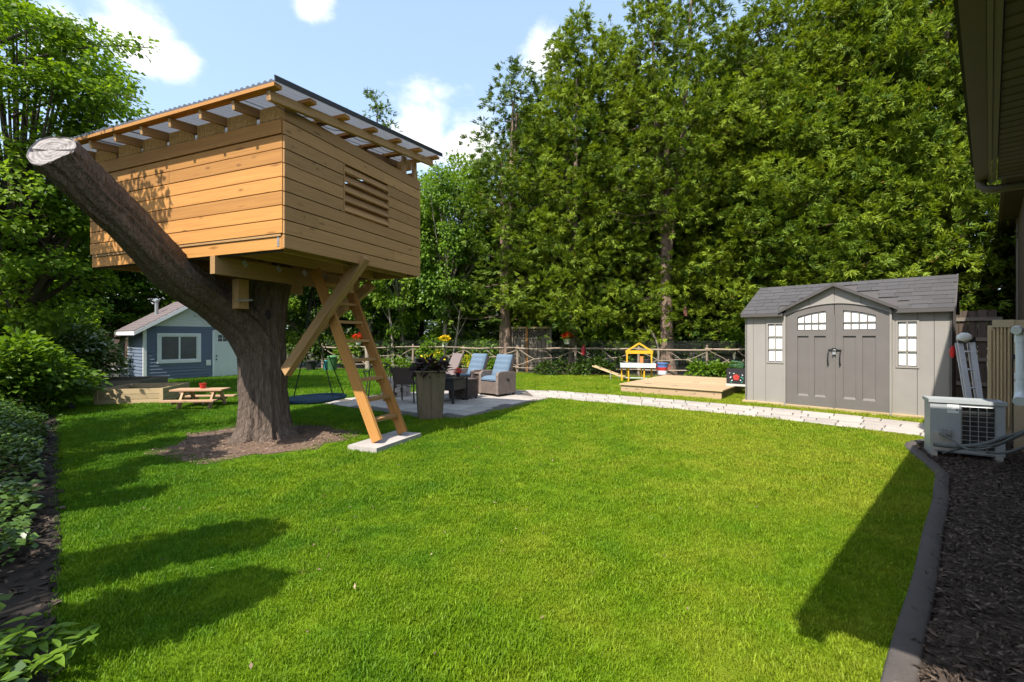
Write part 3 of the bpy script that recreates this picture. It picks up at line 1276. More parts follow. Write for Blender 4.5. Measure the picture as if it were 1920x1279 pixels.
EXCL.append([tuple((Matrix.Rotation(TA, 3, 'Z') @ Vector((a * .215, b * .465, 0)) + Vector((-1.585, 5.80, 0))).xy) for a, b in ((-1, -1), (1, -1), (1, 1), (-1, 1))])
# nest swing
sw_ = thing('nest_swing', 'round blue nest swing hanging by black ropes beside the big trunk', 'swing', (-3.02, 6.95, .42))
M_blue = mat('blue_fabric', (.035, .075, .115), .85, .35, 14, .4)
mb = MB()
ring = [(.46 * math.cos(t), .46 * math.sin(t), .02 * math.cos(t)) for t in [2 * math.pi * i / 36 for i in range(37)]]
mb.tube(ring, .026, 8, False)
mb.build('rim', M_blue, sw_, True)
MB().lathe([(.0, -.075), (.15, -.07), (.30, -.045), (.44, -.005), (.44, .003), (.30, -.037), (.15, -.062), (.0, -.067)], n=32, cap=False).build('seat', M_blue, sw_, True)
for a in (-.5, .55, 2.6, 3.7):
    MB().tube([(.46 * math.cos(a), .46 * math.sin(a), .01), (.10 * math.cos(a), .10 * math.sin(a), 1.0), (0, 0, 1.72)], .008, 6).build('rope', M_black, sw_)

# ------------------------------------------------------------------ the house whose eave closes the frame
M_brown = mat('brown_aluminium', (.125, .095, .068), .55, .15, 4, .05)
M_brown2 = mat('brown_trim', (.20, .165, .13), .5, .12, 4, .05)
M_soffit = mat('soffit_panel', (.120, .095, .076), .6, .15, 3, .05, rnd=.1)
M_brickb = mat('brown_brick', (.13, .085, .065), .9, .3, 6, .5)
M_shingle = mat('asphalt_shingle', (.066, .063, .066), .95, .3, 10, .8, scale2=120, rnd=.10)
house = thing('house', 'brown eave, gutter and wall of the house along the edge of the mulch bed', 'house', HOUSE_O, HOUSE_A)
mb = MB()
for x0, x1 in ((-.12, 4.77),):
    prof = [(-.002, 0), (0.0, .11), (-.010, .115), (-.010, .010), (-.066, .010), (-.066, .12), (-.074, .12), (-.074, 0)]
    mb.extrude([(x0, y, 2.6 + z) for y, z in prof], (x1 - x0, 0, 0))
mb.build('gutter', M_brown, house)
MB().box((4.775, -.037, 2.66), (.010, .080, .13)).build('gutter_cap', M_brown, house)
MB().box((2.325, -.085, 2.68), (4.89, .018, .19)).build('fascia', M_brown2, house)
MB().box((2.385, -.108, 2.597), (4.76, .024, .012)).build('soffit_channel', M_brown2, house)
ns = 44
for i in range(ns):
    x = .03 + i * 4.74 / ns
    mb = MB()
    w = 4.74 / ns
    mb.extrude([(x, 0, 2.603), (x + .016, 0, 2.613), (x + .026, 0, 2.604), (x + w - .004, 0, 2.601), (x + w - .004, 0, 2.615), (x, 0, 2.617)], (0, .66, 0))
    mb.v = [(a - (x + w / 2), b - .785, c) for a, b, c in mb.v]
    o = mb.build('soffit_slat', M_soffit, house, loc=(x + w / 2, 0, 0))
MB().box((2.4, -.79, 2.66), (4.74, .60, .03)).build('soffit_board', M_brown, house)
MB().box((2.45, -.72, 1.28), (4.6, .18, 2.60)).build('wall', M_brickb, house)
MB().box((4.65, -2.4, 1.28), (.18, 3.5, 2.6)).build('wall', M_brickb, house)
MB().box((.24, -2.4, 1.28), (.18, 3.5, 2.6)).build('wall', M_brickb, house)
rf = MB()
rf.extrude([(-.12, .02, 2.735), (-.12, .02, 2.76), (-.12, -4.4, 4.22), (-.12, -8.8, 2.76), (-.12, -8.8, 2.735), (-.12, -4.4, 4.19)], (4.90, 0, 0))
rf.build('roof', M_shingle, house)
MB().tube([(4.715, -.038, 2.602), (4.715, -.038, 2.56), (4.705, -.060, 2.53), (4.69, -.11, 2.515), (4.60, -.62, 2.49)], .031, 10).build('downspout', M_brown, house, True)
# the lower wing beyond
wing = thing('house_wing', 'taller brown wing of the house beyond the gutter, behind the white pipe', 'house', hw(4.95, -.24), HOUSE_A)
MB().box((10.5, -.40, 2.13), (21, .16, 4.26)).build('wall', M_brickb, wing)
MB().box((10.5, -.035, 4.35), (20.8, .03, .18)).build('fascia', M_brown2, wing)
MB().box((10.5, -.010, 4.33), (20.7, .02, .12)).build('gutter', M_brown, wing)
for i in range(35):
    w = 20.7 / 35
    MB().box((0, -.19, 4.275), (w - .012, .27, .012)).build('soffit_slat', M_soffit, wing, loc=(.15 + w * i + w / 2, 0, 0))
MB().box((10.5, -.19, 4.3), (20.7, .26, .02)).build('soffit_board', M_brown, wing)
rf = MB()
rf.extrude([(.10, .0, 4.445), (.10, .0, 4.475), (.10, -4.2, 5.8), (.10, -8.4, 4.475), (.10, -8.4, 4.445), (.10, -4.2, 5.77)], (20.9, 0, 0))
rf.build('roof', M_shingle, wing)
for x in (.06, 5.6, 11.2):
    MB().box((x, -.305, 2.13), (.10, .03, 4.24)).build('corner_board', M_brown2, wing)

# vent pipe, meter screen
M_pvc = mat('white_pvc', (.62, .65, .68), .35, .08, 5, .02)
vp = thing('vent_pipe', 'white plastic vent pipe with elbows on the house wall', 'pipe', (5.09, 4.60, 0))
MB().tube(smooth_line([Vector(p) for p in ((-.07, -.03, 1.415), (-.03, -.01, 1.425), (0, .0, 1.40), (.015, 0, 1.33), (.02, .0, .95), (.02, 0, .86))], 5), .041, 16).build('pipe', M_pvc, vp, True)
MB().tube(smooth_line([Vector(p) for p in ((.02, 0, .90), (.02, 0, .80), (-.01, -.02, .74), (-.06, -.05, .71))], 4), .049, 16).build('elbow', M_pvc, vp, True)
MB().tube([(.018, 0, 1.30), (.018, 0, 1.36)], .048, 16).build('collar', M_pvc, vp, True)
MB().tube([(.02, 0, .93), (.02, 0, .99)], .048, 16).build('collar', M_pvc, vp, True)
MB().box((.20, .09, 1.15), (.36, .02, .03), rz=R(35)).build('wall_strap', M_galv, vp)
M_tan = mat('tan_panel', (.42, .33, .21), .7, .12, 3, .1)
us = thing('utility_screen', 'tan slatted screen standing against the house behind the cooling unit', 'screen', (5.86, 5.50, 0), R(-46))
for i in range(6):
    plank('slat', (-.085 + i * .030, -.03 + .004 * (i % 2), .28), (-.085 + i * .030, -.03 + .004 * (i % 2), 1.44 + .012 * i), .016, .035, M_pale, us, up=(0, 1, 0))
MB().box((-.01, .0, .84), (.20, .02, 1.30)).build('backing', M_tan, us)
MB().box((.19, -.02, .78), (.17, .04, 1.54)).build('side_panel', M_tan, us)
MB().box((.02, -.028, 1.51), (.18, .05, .09)).build('top_rail', M_tan, us)
MB().box((.115, -.06, 1.12), (.05, .05, .05)).build('latch', M_black, us)
for x in (-.08, .19):
    MB().box((x, 0, .12), (.05, .04, .30)).build('foot', M_tan, us)

# outdoor cooling unit
M_acbody = mat('pale_steel_paint', (.32, .34, .35), .45, .10, 4, .04)
M_acbase = mat('beige_plastic', (.36, .34, .30), .5, .1, 4, .04)
ac = thing('cooling_unit', 'grey outdoor air conditioner with wire grille on the mulch beside the house', 'air conditioner', (4.975, 5.02, 0), R(-32.1))
w, d, h = .60, .28, .60
mb = MB()
mb.box((-.1725, d / 2 - .001, .35), (.255, d, .54)).box((.265, d / 2, .35), (.07, d, .54)).box((.0925, d - .015, .35), (.275, .03, .54)).box((.0925, d / 2, .095), (.275, d, .03)).box((.0925, d / 2, .605), (.275, d, .03))
mb.build('body', M_acbody, ac)
mb = MB().box((0, d / 2, .632), (w + .03, d + .03, .028))
mb.box((0, -.008, .645), (w + .03, .012, .02)).box((0, d + .010, .645), (w + .03, .012, .02)).box((-.308, d / 2, .645), (.012, d, .02)).box((.308, d / 2, .645), (.012, d, .02))
mb.build('top_cover', M_acbody, ac)
gr = MB().box((.0925, .045, .35), (.27, .004, .48)).build('fan_screen', mat('fin_dark', (.035, .034, .032), .6), ac)
mb = MB()
for i in range(5):
    x = -.038 + i * .066
    mb.tube([(x, .0, .112), (x, .0, .590)], .003, 6)
for j in range(10):
    z = .118 + j * .052
    mb.tube([(-.042, -.003, z), (.228, -.003, z)], .0028, 6)
mb.build('grille', M_galv, ac)
fan = MB()
for i in range(3):
    a = i * 2.094 + .4
    ca, sa = math.cos(a), math.sin(a)
    fan.add([(.115 + .03 * ca, .032, .35 + .03 * sa), (.115 + .10 * ca - .05 * sa, .036, .35 + .10 * sa + .05 * ca), (.115 + .105 * ca + .03 * sa, .026, .35 + .105 * sa - .03 * ca)], [(0, 1, 2)])
fan.build('fan', M_black, ac)
sg = MB().box((-.110, -.0035, .555), (.095, .003, .095)).build('rating_label', mat('label_white', (.72, .73, .72), .5, .05), ac)
txt = MB()
for j, (n_, l_) in enumerate(((5, .05), (4, .06), (6, .055))):
    for i in range(n_):
        if (i * 7 + j * 3) % 4:
            txt.box((-.145 + i * .0105, -.0056, .585 - j * .02), (.007, .001, .004))
txt.box((-.150, -.0056, .575), (.003, .001, .02)).box((-.077, -.0056, .545), (.018, .001, .018))
txt.build('label_print', mat('ink', (.05, .07, .12), .6), sg)
MB().box((-.185, -.035, .305), (.085, .07, .06)).build('service_valve', M_galv, ac)
mb = MB().box((-.21, -.001, .185), (.16, .02, .20))
mb.build('service_panel', M_acbase, ac)
for x in (-.27, .25):
    MB().box((x, d / 2, .04), (.05, d + .08, .075)).build('foot', M_acbase, ac)
MB().box((0, d / 2, .075), (.60, d - .02, .02)).build('base_pan', M_acbody, ac)
M_ins = mat('pipe_insulation', (.10, .105, .10), .8, .25, 20, .3)
hose = thing('coolant_lines', 'grey insulated pipes running from the cooling unit across to the house wall', 'pipes', (4.75, 4.95, 0))
for nm, pts, r in (('insulated_pipe', [P(1752, 833, 4.98), P(1790, 837, 4.80), P(1840, 834, 4.62), P(1880, 822, 4.6), P(1925, 808, 4.7), P(1945, 790, 5.0)], .022),
                   ('thin_pipe', [P(1762, 812, 4.98), P(1785, 824, 4.82), P(1815, 842, 4.66), P(1862, 838, 4.5), P(1925, 812, 4.5), P(1950, 806, 4.8)], .010),
                   ('cable', [P(1768, 850, 5.0), P(1800, 842, 4.80), P(1840, 838, 4.6), P(1875, 831, 4.45), P(1930, 806, 4.4), P(1960, 800, 4.7)], .009),
                   ('drain_pipe', [P(1850, 848, 4.55), P(1885, 849, 4.42), P(1925, 838, 4.4), P(1960, 830, 4.6)], .014)):
    MB().tube([p - hose.location for p in smooth_line(pts, 5)], r, 9).build(nm, M_ins, hose, True)

# folded aluminium ladder
fl = thing('folding_ladder', 'folded grey aluminium ladder with a white rag leaning beside the resin shed', 'ladder', (6.05, 6.02, 0), R(-30))
M_alu = mat('aluminium', (.42, .44, .47), .4, .12, 5, .03, metal=.5)
for x0, x1, y1 in ((-.05, .005, .62), (.045, .125, .60)):
    MB().beam((x0 + .05, -.1, .03), (x1, y1 - .1, 1.30), .055, .03).build('rail', M_alu, fl)
for x0, x1, y1 in ((-.05, .005, .70), (.045, .125, .68)):
    MB().beam((x0 + .06, .02, .03), (x1 + .01, y1 - .05, 1.26), .055, .03).build('rail', M_alu, fl)
for i in range(5):
    t = .12 + i * .19
    a = Vector((0, -.1, .03)).lerp(Vector((.005, .52, 1.30)), t)
    b = Vector((.095, -.1, .03)).lerp(Vector((.125, .50, 1.30)), t)
    MB().tube([a, b], .014, 8).build('rung', M_alu, fl)
MB().box((.065, .515, 1.315), (.18, .10, .07)).build('hinge', M_black, fl)
MB().box((.02, .11, .45), (.02, .004, .12)).build('sticker', M_white, fl)
rag = MB().blob((.04, .47, 1.345), (.085, .07, .065), 14, 8, .12, 4)
ro = rag.build('rag', mat('white_cloth', (.62, .61, .60), .9, .1, 12, .3), None, True, loc=(0, 0, 0))
ro.matrix_local = Matrix.Translation((6.05, 6.02, 0)) @ Matrix.Rotation(R(-30), 4, 'Z')
tag(ro, 'white cloth draped over the top of the folded ladder', 'cloth')
MB().blob((0, 0, 0), (.035, .035, .09), 10, 7, .1, 3).build('red_glove', mat('red_rubber', (.5, .02, .02), .5), None, True, loc=P(1786, 660, 6.7))
tag(bpy.data.objects['red_glove'], 'red cloth bundle hanging beside the folded ladder', 'bundle')

# ------------------------------------------------------------------ resin garden shed
SA = math.atan2(-.711, .703)
SO = Vector((4.80, 9.44, 0))
M_sw = mat('taupe_resin', (.255, .238, .218), .65, .08, 3, .15, scale2=60)
M_sd = mat('grey_resin', (.132, .121, .114), .6, .10, 3, .15, scale2=60)
M_trim = mat('roof_trim', (.075, .068, .066), .6, .1, 3, .1)
M_frost = mat('frosted_pane', (.80, .80, .78), .35, .04, 4, .05)
shed = thing('garden_shed', 'taupe resin garden shed with padlocked grey double doors', 'shed', SO, SA)
SWd, SD, EZ, RZh = 3.07, 2.3, 1.80, 2.42
D0, D1 = .745, 2.315
# wall panels (vertical), each a piece of its own
xs = [0, .20, .40, .715]
for a, b in ((0, .155), (.155, .385), (.385, .725), (2.335, 2.66), (2.66, 2.865), (2.865, 3.07)):
    win_ = (.43, .68) if (a, b) == (.385, .725) else ((2.415, 2.655) if a == 2.335 else None)
    mb = MB()
    if win_:
        mb.box((a + .003 + (win_[0] - a) / 2, .02, 1.235), (win_[0] - a - .006, .04, .75))
        mb.box(((win_[1] + b) / 2, .02, 1.235), (b - win_[1] - .006, .04, .75))
        mb.box(((a + b) / 2, .02, .46), (b - a - .006, .04, .80))
        mb.box(((a + b) / 2, .02, 1.705), (b - a - .006, .04, .19))
    else:
        mb.box(((a + b) / 2, .02, .93), (b - a - .006, .04, 1.74))
    mb.build('wall_panel', M_sw, shed)
MB().box((.38, .055, .93), (.70, .02, 1.70)).box((2.70, .055, .93), (.70, .02, 1.70)).build('wall_lining', M_sd, shed)
for k_, (x0, x1) in enumerate(((.43, .68), (2.415, 2.655))):
    mb = MB()
    cx_ = (x0 + x1) / 2
    mb.box((x0 - .015, -.006, 1.235), (.03, .014, .80)).box((x1 + .015, -.006, 1.235), (.03, .014, .80)).box((cx_, -.006, .848), (x1 - x0, .014, .03)).box((cx_, -.006, 1.622), (x1 - x0, .014, .03))
    mb.box((cx_, .004, 1.235), (.022, .02, .744))
    for j in (1, 2):
        mb.box((cx_, .003, .863 + j * .248), (x1 - x0 - .004, .018, .022))
    wo = mb.build('window', M_sw, shed)
    for i in range(2):
        for j in range(3):
            wx = (x1 - x0) / 2
            MB().box((0, 0, 0), (wx - .018, .006, .222)).build('pane', M_frost, wo, loc=(x0 + wx * (i + .5), .022, .863 + .248 * (j + .5)))
for x in (.735, 2.325):
    MB().box((x, -.018, .92), (.03, .075, 1.80)).build('door_post', M_sw, shed)
# doors
arch = lambda x: 1.765 + .195 * (1 - ((x - 1.53) / .79) ** 2)
for side, (a, b) in enumerate(((D0 + .01, 1.525), (1.535, D1 - .01))):
    wx0, wx1 = (.945, 1.40) if side == 0 else (1.66, 2.125)
    N_ = 14
    mb = MB()

    def strip(x0, x1, zlo, zhi, y0, y1, n=N_):
        for i in range(n):
            p, q = x0 + (x1 - x0) * i / n, x0 + (x1 - x0) * (i + 1) / n
            mb.extrude([(p, y0, zlo(p)), (q, y0, zlo(q)), (q, y0, zhi(q)), (p, y0, zhi(p))], (0, y1 - y0, 0))
    warch = lambda x: arch(x) - .125
    c1 = lambda k: (lambda x: k)
    strip(a, wx0, c1(.045), arch, -.03, .02, 3)
    strip(wx1, b, c1(.045), arch, -.03, .02, 3)
    strip(wx0, wx1, warch, arch, -.03, .02, 8)
    strip(wx0, wx1, c1(.045), c1(.235), -.03, .02, 1)
    strip(wx0, wx1, c1(1.37), c1(1.478), -.03, .02, 1)
    xm = (wx0 + wx1) / 2
    strip(xm - .045, xm + .045, c1(.235), c1(1.37), -.03, .02, 1)
    dr = mb.build('door', M_sd, shed)
    for p, q in ((wx0, xm - .045), (xm + .045, wx1)):
        mb = MB().box(((p + q) / 2, .004, .80), (q - p + .002, .02, 1.135))
        mb.extrude([(p + .0, -.028, .236), (q, -.028, .236), (q - .018, -.006, .275), (p + .018, -.006, .275)], (0, .008, -.004))
        mb.build('door_panel', M_sd, dr)
    for i in range(4):
        p, q = wx0 + (wx1 - wx0) * i / 4 + .009, wx0 + (wx1 - wx0) * (i + 1) / 4 - .009
        MB().box(((p + q) / 2, .0, 1.545), (q - p, .006, .112)).build('pane', M_frost, dr)
        MB().extrude([(p, -.003, 1.622), (q, -.003, 1.622), (q, -.003, warch(q) - .012), (p, -.003, warch(p) - .012)], (0, .006, 0)).build('pane', M_frost, dr)
    mb = MB()
    for i in range(3):
        x = wx0 + (wx1 - wx0) * (i + 1) / 4
        mb.box((x, -.008, 1.55), (.017, .03, .16)).extrude([(x - .0085, -.023, 1.63), (x + .0085, -.023, 1.63), (x + .0085, -.023, warch(x)), (x - .0085, -.023, warch(x))], (0, .03, 0))
    mb.box((xm, -.008, 1.611), (wx1 - wx0, .028, .020))
    mb.build('glazing_bars', M_sd, dr)
    hx = 1.53 + (-.09 if side == 0 else .09)
    MB().tube([(hx, -.03, 1.07), (hx, -.075, 1.05), (hx, -.085, .96), (hx, -.075, .87), (hx, -.03, .85)], .011, 8).build('handle', M_black, dr, True)
MB().box((1.53, -.040, .90), (.03, .02, 1.70)).build('door_strip', M_sd, shed)
mb = MB().tube([(1.44, -.05, 1.125), (1.64, -.05, 1.12)], .010, 8).box((1.53, -.052, 1.125), (.07, .02, .05))
mb.build('latch', M_black, shed)
pl = MB().box((1.535, -.070, 1.055), (.05, .022, .045)).tube([(1.52, -.07, 1.075), (1.52, -.07, 1.115), (1.535, -.07, 1.128), (1.55, -.07, 1.115), (1.55, -.07, 1.075)], .005, 6).build('padlock', M_galv, shed)
# door gable
GZ0, GZ1, GX0, GX1 = 1.855, 2.315, .66, 2.40
gf = MB()
for i in range(4):
    t0, t1 = i / 4, (i + 1) / 4
    a, b = D0 + (D1 - D0) * t0 + .003, D0 + (D1 - D0) * t1 - .003
    roofz = lambda x: GZ1 - .02 - abs(x - 1.53) / .87 * (GZ1 - GZ0)
    poly = [(a, -.035, arch(a) + .015), ((a + b) / 2, -.035, arch((a + b) / 2) + .015), (b, -.035, arch(b) + .015)]
    hi = [(b, -.035, max(roofz(b), arch(b) + .02)), (a, -.035, max(roofz(a), arch(a) + .02))]
    MB().extrude(poly + hi, (0, .04, 0)).build('gable_panel', M_sw, shed)
mb = MB()
for i in range(16):
    p, q = D0 + (D1 - D0) * i / 16, D0 + (D1 - D0) * (i + 1) / 16
    mb.extrude([(p, -.05, arch(p)), (q, -.05, arch(q)), (q, -.05, arch(q) + .03), (p, -.05, arch(p) + .03)], (0, .055, 0))
mb.build('arch_trim', M_sw, shed)
roof = MB()
# main roof slabs
def slab_roof(mb, x0, x1, y0, z0, y1, z1, t=.03):
    mb.extrude([(x0, y0, z0), (x0, y1, z1), (x0, y1, z1 + t), (x0, y0, z0 + t)], (x1 - x0, 0, 0))
slab_roof(roof, -.05, .69, -.09, EZ - .02, SD / 2, RZh)
slab_roof(roof, 2.37, SWd + .05, -.09, EZ - .02, SD / 2, RZh)
slab_roof(roof, .69, 2.37, .06, EZ - .02 + .15 * (RZh - EZ + .02) / (SD / 2 + .09), SD / 2, RZh)
slab_roof(roof, -.05, SWd + .05, SD + .09, EZ - .02, SD / 2, RZh)
ro = roof.build('roof', M_trim, shed)
mb = MB()
for s_ in (-1, 1):
    mb.extrude([(1.53, -.14, GZ1), (1.53 + s_ * .89, -.14, GZ0 - .008), (1.53 + s_ * .89, -.14, GZ0 - .05), (1.53, -.14, GZ1 - .045)][::s_], (0, .05, 0))
mb.build('gable_barge', M_trim, shed)
mb = MB().box((.33, -.095, EZ - .012), (.76, .03, .07)).box((2.76, -.095, EZ - .012), (.72, .03, .07))
mb.build('eave_trim', M_trim, shed)
for x in (-.055, SWd + .055):
    MB().extrude([(x, -.10, EZ - .045), (x, SD / 2, RZh - .03), (x, SD / 2, RZh + .04), (x, -.10, EZ + .03)], (.02 if x < 0 else -.02, 0, 0)).build('verge_trim', M_trim, shed)
# shingles, one by one, on the front slope and on the door gable
sl_ang = math.atan2(RZh - EZ + .02, SD / 2 + .09)
slope_len = math.hypot(RZh - EZ + .02, SD / 2 + .09)
shape = MB().box((0, 0, 0), (1, 1, 1)).mesh('shingle_block', M_shingle)


def shingle(x0, x1, s, M, org):
    o = bpy.data.objects.new('shingle', shape)
    COL.objects.link(o)
    o.parent = ro
    wdt = x1 - x0 - .006
    p = org + M @ Vector(((x0 + x1) / 2, s + .085, .008 + random.uniform(0, .004)))
    tilt = Matrix.Rotation(R(-2.2), 3, 'X')
    o.matrix_local = Matrix.Translation(p) @ (M @ tilt).to_4x4() @ Matrix.Diagonal((wdt, .172, .009, 1))


Mx = Matrix.Rotation(sl_ang, 3, 'X')
org = Vector((0, -.09, EZ - .02 + .032))
nrow = 8
for r in range(nrow):
    s = -.015 + r * (slope_len - .02) / nrow
    x = -.05 - (.11 if r % 2 else 0)
    while x < SWd + .05:
        x1 = x + random.choice((.22, .27, .31))
        a, b = max(x, -.05), min(x1, SWd + .05)
        zc_ = EZ + (s + .085) * math.sin(sl_ang)
        under = zc_ < GZ1 - abs((a + b) / 2 - 1.53) / .89 * (GZ1 - GZ0) + .075 and .62 < (a + b) / 2 < 2.44
        if b - a > .04 and not under:
            shingle(a, b, s, Mx, org)
        x = x1
# gable roof slabs run back into the main slope
for s_ in (-1, 1):
    run, rise = .89, GZ1 - GZ0 + .008
    L_ = math.hypot(run, rise)
    ybk = 1.0
    top_in, low_in = (1.53, ybk, GZ1), (1.53 + s_ * .89, .10, GZ0 - .008)
    MB().extrude([(1.53, -.13, GZ1 - .02), (1.53 + s_ * .89, -.13, GZ0 - .028), low_in[:2] + (GZ0 - .028,), top_in[:2] + (GZ1 - .02,)][::s_], (0, 0, .03)).build('gable_roof', M_shingle, shed)
# other walls
MB().box((.02, SD / 2, .93), (.04, SD, 1.74)).build('side_wall', M_sw, shed)
MB().box((SWd - .02, SD / 2, .93), (.04, SD, 1.74)).build('side_wall', M_sw, shed)
MB().box((SWd / 2, SD - .02, .93), (SWd, .04, 1.74)).build('back_wall', M_sw, shed)
for x in (.02, SWd - .02):
    MB().extrude([(x - .02, 0.0, EZ - .01), (x - .02, SD, EZ - .01), (x - .02, SD / 2, RZh - .01)], (.04, 0, 0)).build('end_gable', M_sw, shed)
MB().box((SWd / 2, SD / 2, .03), (SWd + .08, SD + .10, .06)).build('floor_base', M_pale, shed)
EXCL.append([tuple((SO + Matrix.Rotation(SA, 3, 'Z') @ Vector(p)).xy) for p in ((-.04, -.04, 0), (SWd + .04, -.04, 0), (SWd + .04, SD, 0), (-.04, SD, 0))])

# ------------------------------------------------------------------ blue shed in the far corner
BO = Vector((-11.16, 13.89, 0))
BA = R(52)
bs = thing('blue_shed', 'blue clapboard shed with white gable, white door and sliding window', 'shed', BO, BA)
M_bl = mat('blue_siding', (.125, .160, .225), .6, .10, 3, .05)
M_gab = mat('cream_siding', (.62, .64, .60), .6, .06, 3, .05)
BW, BD, BE, BR = 2.84, 1.60, 1.69, 2.48
DX0, DX1, DZ = 1.90, 2.68, 1.53
WX0, WX1, WZ0, WZ1 = .40, 1.43, .60, 1.40


def clap(mb, p0, dx, L_, z0, z1, nrm, step=.105, skip=None, lim=None):
    """lapped boards on a wall from p0 along dx"""
    p0, dx, nrm = Vector(p0), Vector(dx), Vector(nrm)
    z = z0
    while z < z1 - .01:
        zz = min(z + step, z1)
        segs = [(0, L_)]
        if skip:
            for (a, b, c, e) in skip:
                if z < e - .01 and zz > c + .01:
                    segs = [s for q in segs for s in ((q[0], min(q[1], a)), (max(q[0], b), q[1])) if s[1] - s[0] > .01]
        if lim:
            zc = (z + zz) / 2
            lo, hi = lim(zc)
            segs = [(max(lo, s[0]), min(hi, s[1])) for s in segs if min(hi, s[1]) - max(lo, s[0]) > .02]
        for a, b in segs:
            A, B = p0 + dx * a, p0 + dx * b
            mb.add([A + nrm * .024 + Vector((0, 0, z)), B + nrm * .024 + Vector((0, 0, z)), B + nrm * .003 + Vector((0, 0, zz)), A + nrm * .003 + Vector((0, 0, zz)),
                    A + Vector((0, 0, z)), B + Vector((0, 0, z))], [(0, 1, 2, 3), (4, 5, 1, 0)])
        z = zz
    return mb


skip = [(DX0 - .06, DX1 + .06, 0, DZ + .05), (WX0 - .05, WX1 + .05, WZ0 - .05, WZ1 + .05)]
o = clap(MB(), (.05, 0, 0), (1, 0, 0), BW - .05, .02, BE, (0, -1, 0), skip=[(a - .05, b - .05, c, d) for a, b, c, d in skip]).build('siding', M_bl, bs)
o['kind'] = 'stuff'
o = clap(MB(), (0, BD, 0), (0, -1, 0), BD - .05, .02, BE, (-1, 0, 0)).build('siding', M_bl, bs)
o['kind'] = 'stuff'
GA = 1.32
lim = lambda z: ((z - BE) / (BR - BE) * GA, BW - (z - BE) / (BR - BE) * (BW - GA))
o = clap(MB(), (0, -.004, 0), (1, 0, 0), BW, BE, BR, (0, -1, 0), lim=lim).build('gable_siding', M_gab, bs)
o['kind'] = 'stuff'
mb = MB()
mb.box((.01 + BW / 2, BD - .02, BE / 2), (BW, .04, BE)).box((BW - .02, BD / 2, BE / 2), (.04, BD - .1, BE))
mb.box((.02, BD / 2, BE / 2), (.03, BD - .1, BE - .02)).box(((DX0 - .02) / 2, .036, BE / 2), (DX0 - .06, .03, BE - .02)).box((BW / 2, .02, DZ + (BE - DZ) / 2 + .02), (BW - .1, .032, BE - DZ - .04)).box(((DX1 + BW) / 2, .02, BE / 2), (BW - DX1 - .04, .03, BE - .02))
mb.extrude([(0.03, .012, BE), (BW - .03, .012, BE), (GA, .012, BR - .03)], (0, .03, 0))
mb.build('wall', M_bl, bs)
for x, y in ((.028, -.012), (BW - .02, -.012)):
    MB().box((x, y + .012, BE / 2), (.085, .06, BE)).build('corner_trim', M_white, bs)
MB().box((.0, BD, BE / 2), (.06, .05, BE)).build('corner_trim', M_white, bs)
mb = MB().box((DX0 - .03, -.012, DZ / 2 + .02), (.06, .05, DZ + .04)).box((DX1 + .03, -.012, DZ / 2 + .02), (.06, .05, DZ + .04)).box(((DX0 + DX1) / 2, -.012, DZ + .03), (DX1 - DX0, .05, .06))
mb.build('door_frame', M_white, bs)
dw = mat('door_white', (.66, .69, .68), .45, .04, 3, .03)
mb = MB()
xc = (DX0 + DX1) / 2
gz0, gz1, gx0, gx1 = 1.20, 1.42, DX0 + .11, DX1 - .11
mb.box((xc, .0, (gz0 + .02) / 2), (DX1 - DX0, .03, gz0 - .02)).box((xc, 0, (gz1 + DZ) / 2), (DX1 - DX0, .03, DZ - gz1)).box(((DX0 + gx0) / 2, 0, (gz0 + gz1) / 2), (gx0 - DX0, .03, gz1 - gz0)).box(((DX1 + gx1) / 2, 0, (gz0 + gz1) / 2), (DX1 - gx1, .03, gz1 - gz0))
for i in (1, 2, 3):
    mb.box((gx0 + (gx1 - gx0) * i / 4, -.004, (gz0 + gz1) / 2), (.014, .03, gz1 - gz0))
mb.box((xc, -.006, (gz0 + gz1) / 2), (gx1 - gx0, .03, .014))
for x in (xc - .17, xc + .17):
    mb.box((x, -.017, .62), (.24, .006, .95))
dd = mb.build('door', dw, bs)
M_glass = mat('dark_glass', (.10, .105, .11), .12, .3, 2, 0, spec=.6)
MB().box((xc, .012, (gz0 + gz1) / 2), (gx1 - gx0, .004, gz1 - gz0)).build('glass', M_glass, dd)
mb = MB()
for z in (.72, .60):
    mb.blob((DX0 + .055, -.035, z), (.024, .024, .024), 8, 6, 0)
mb.build('knob', M_black, dd, True)
mb = MB()
xc, zc = (WX0 + WX1) / 2, (WZ0 + WZ1) / 2
for x in (WX0 - .03, WX1 + .03):
    mb.box((x, -.015, zc), (.085, .055, WZ1 - WZ0 + .14))
for z in (WZ0 - .03, WZ1 + .03):
    mb.box((xc, -.015, z), (WX1 - WX0 - .026, .055, .085))
wo = mb.build('window', M_white, bs)
mb = MB().box((xc, -.004, zc), (.05, .04, WZ1 - WZ0 - .02))
for x in (WX0 + .03, WX1 - .03):
    mb.box((x, -.004, zc), (.035, .03, WZ1 - WZ0 - .02))
for z in (WZ0 + .03, WZ1 - .03):
    mb.box((xc, -.003, z), (WX1 - WX0 - .03, .03, .035))
mb.build('sash', M_white, wo)
for a, b in ((WX0 + .02, xc - .02), (xc + .02, WX1 - .02)):
    MB().box(((a + b) / 2, .010, zc), (b - a, .004, WZ1 - WZ0 - .04)).build('pane', M_glass, wo)
MB().box((1.72, -.03, .50), (.13, .04, .18)).box((1.72, -.056, .52), (.08, .012, .08)).build('outlet_box', M_white, bs)
lamp = MB().box((GA + .10, -.04, 2.12), (.06, .05, .05)).tube([(GA + .06, -.07, 2.10), (GA + .0, -.13, 2.06)], [.022, .035], 8).tube([(GA + .14, -.07, 2.10), (GA + .2, -.13, 2.06)], [.022, .035], 8)
lamp.build('floodlight', M_white, bs)
OV = .30
mb = MB()
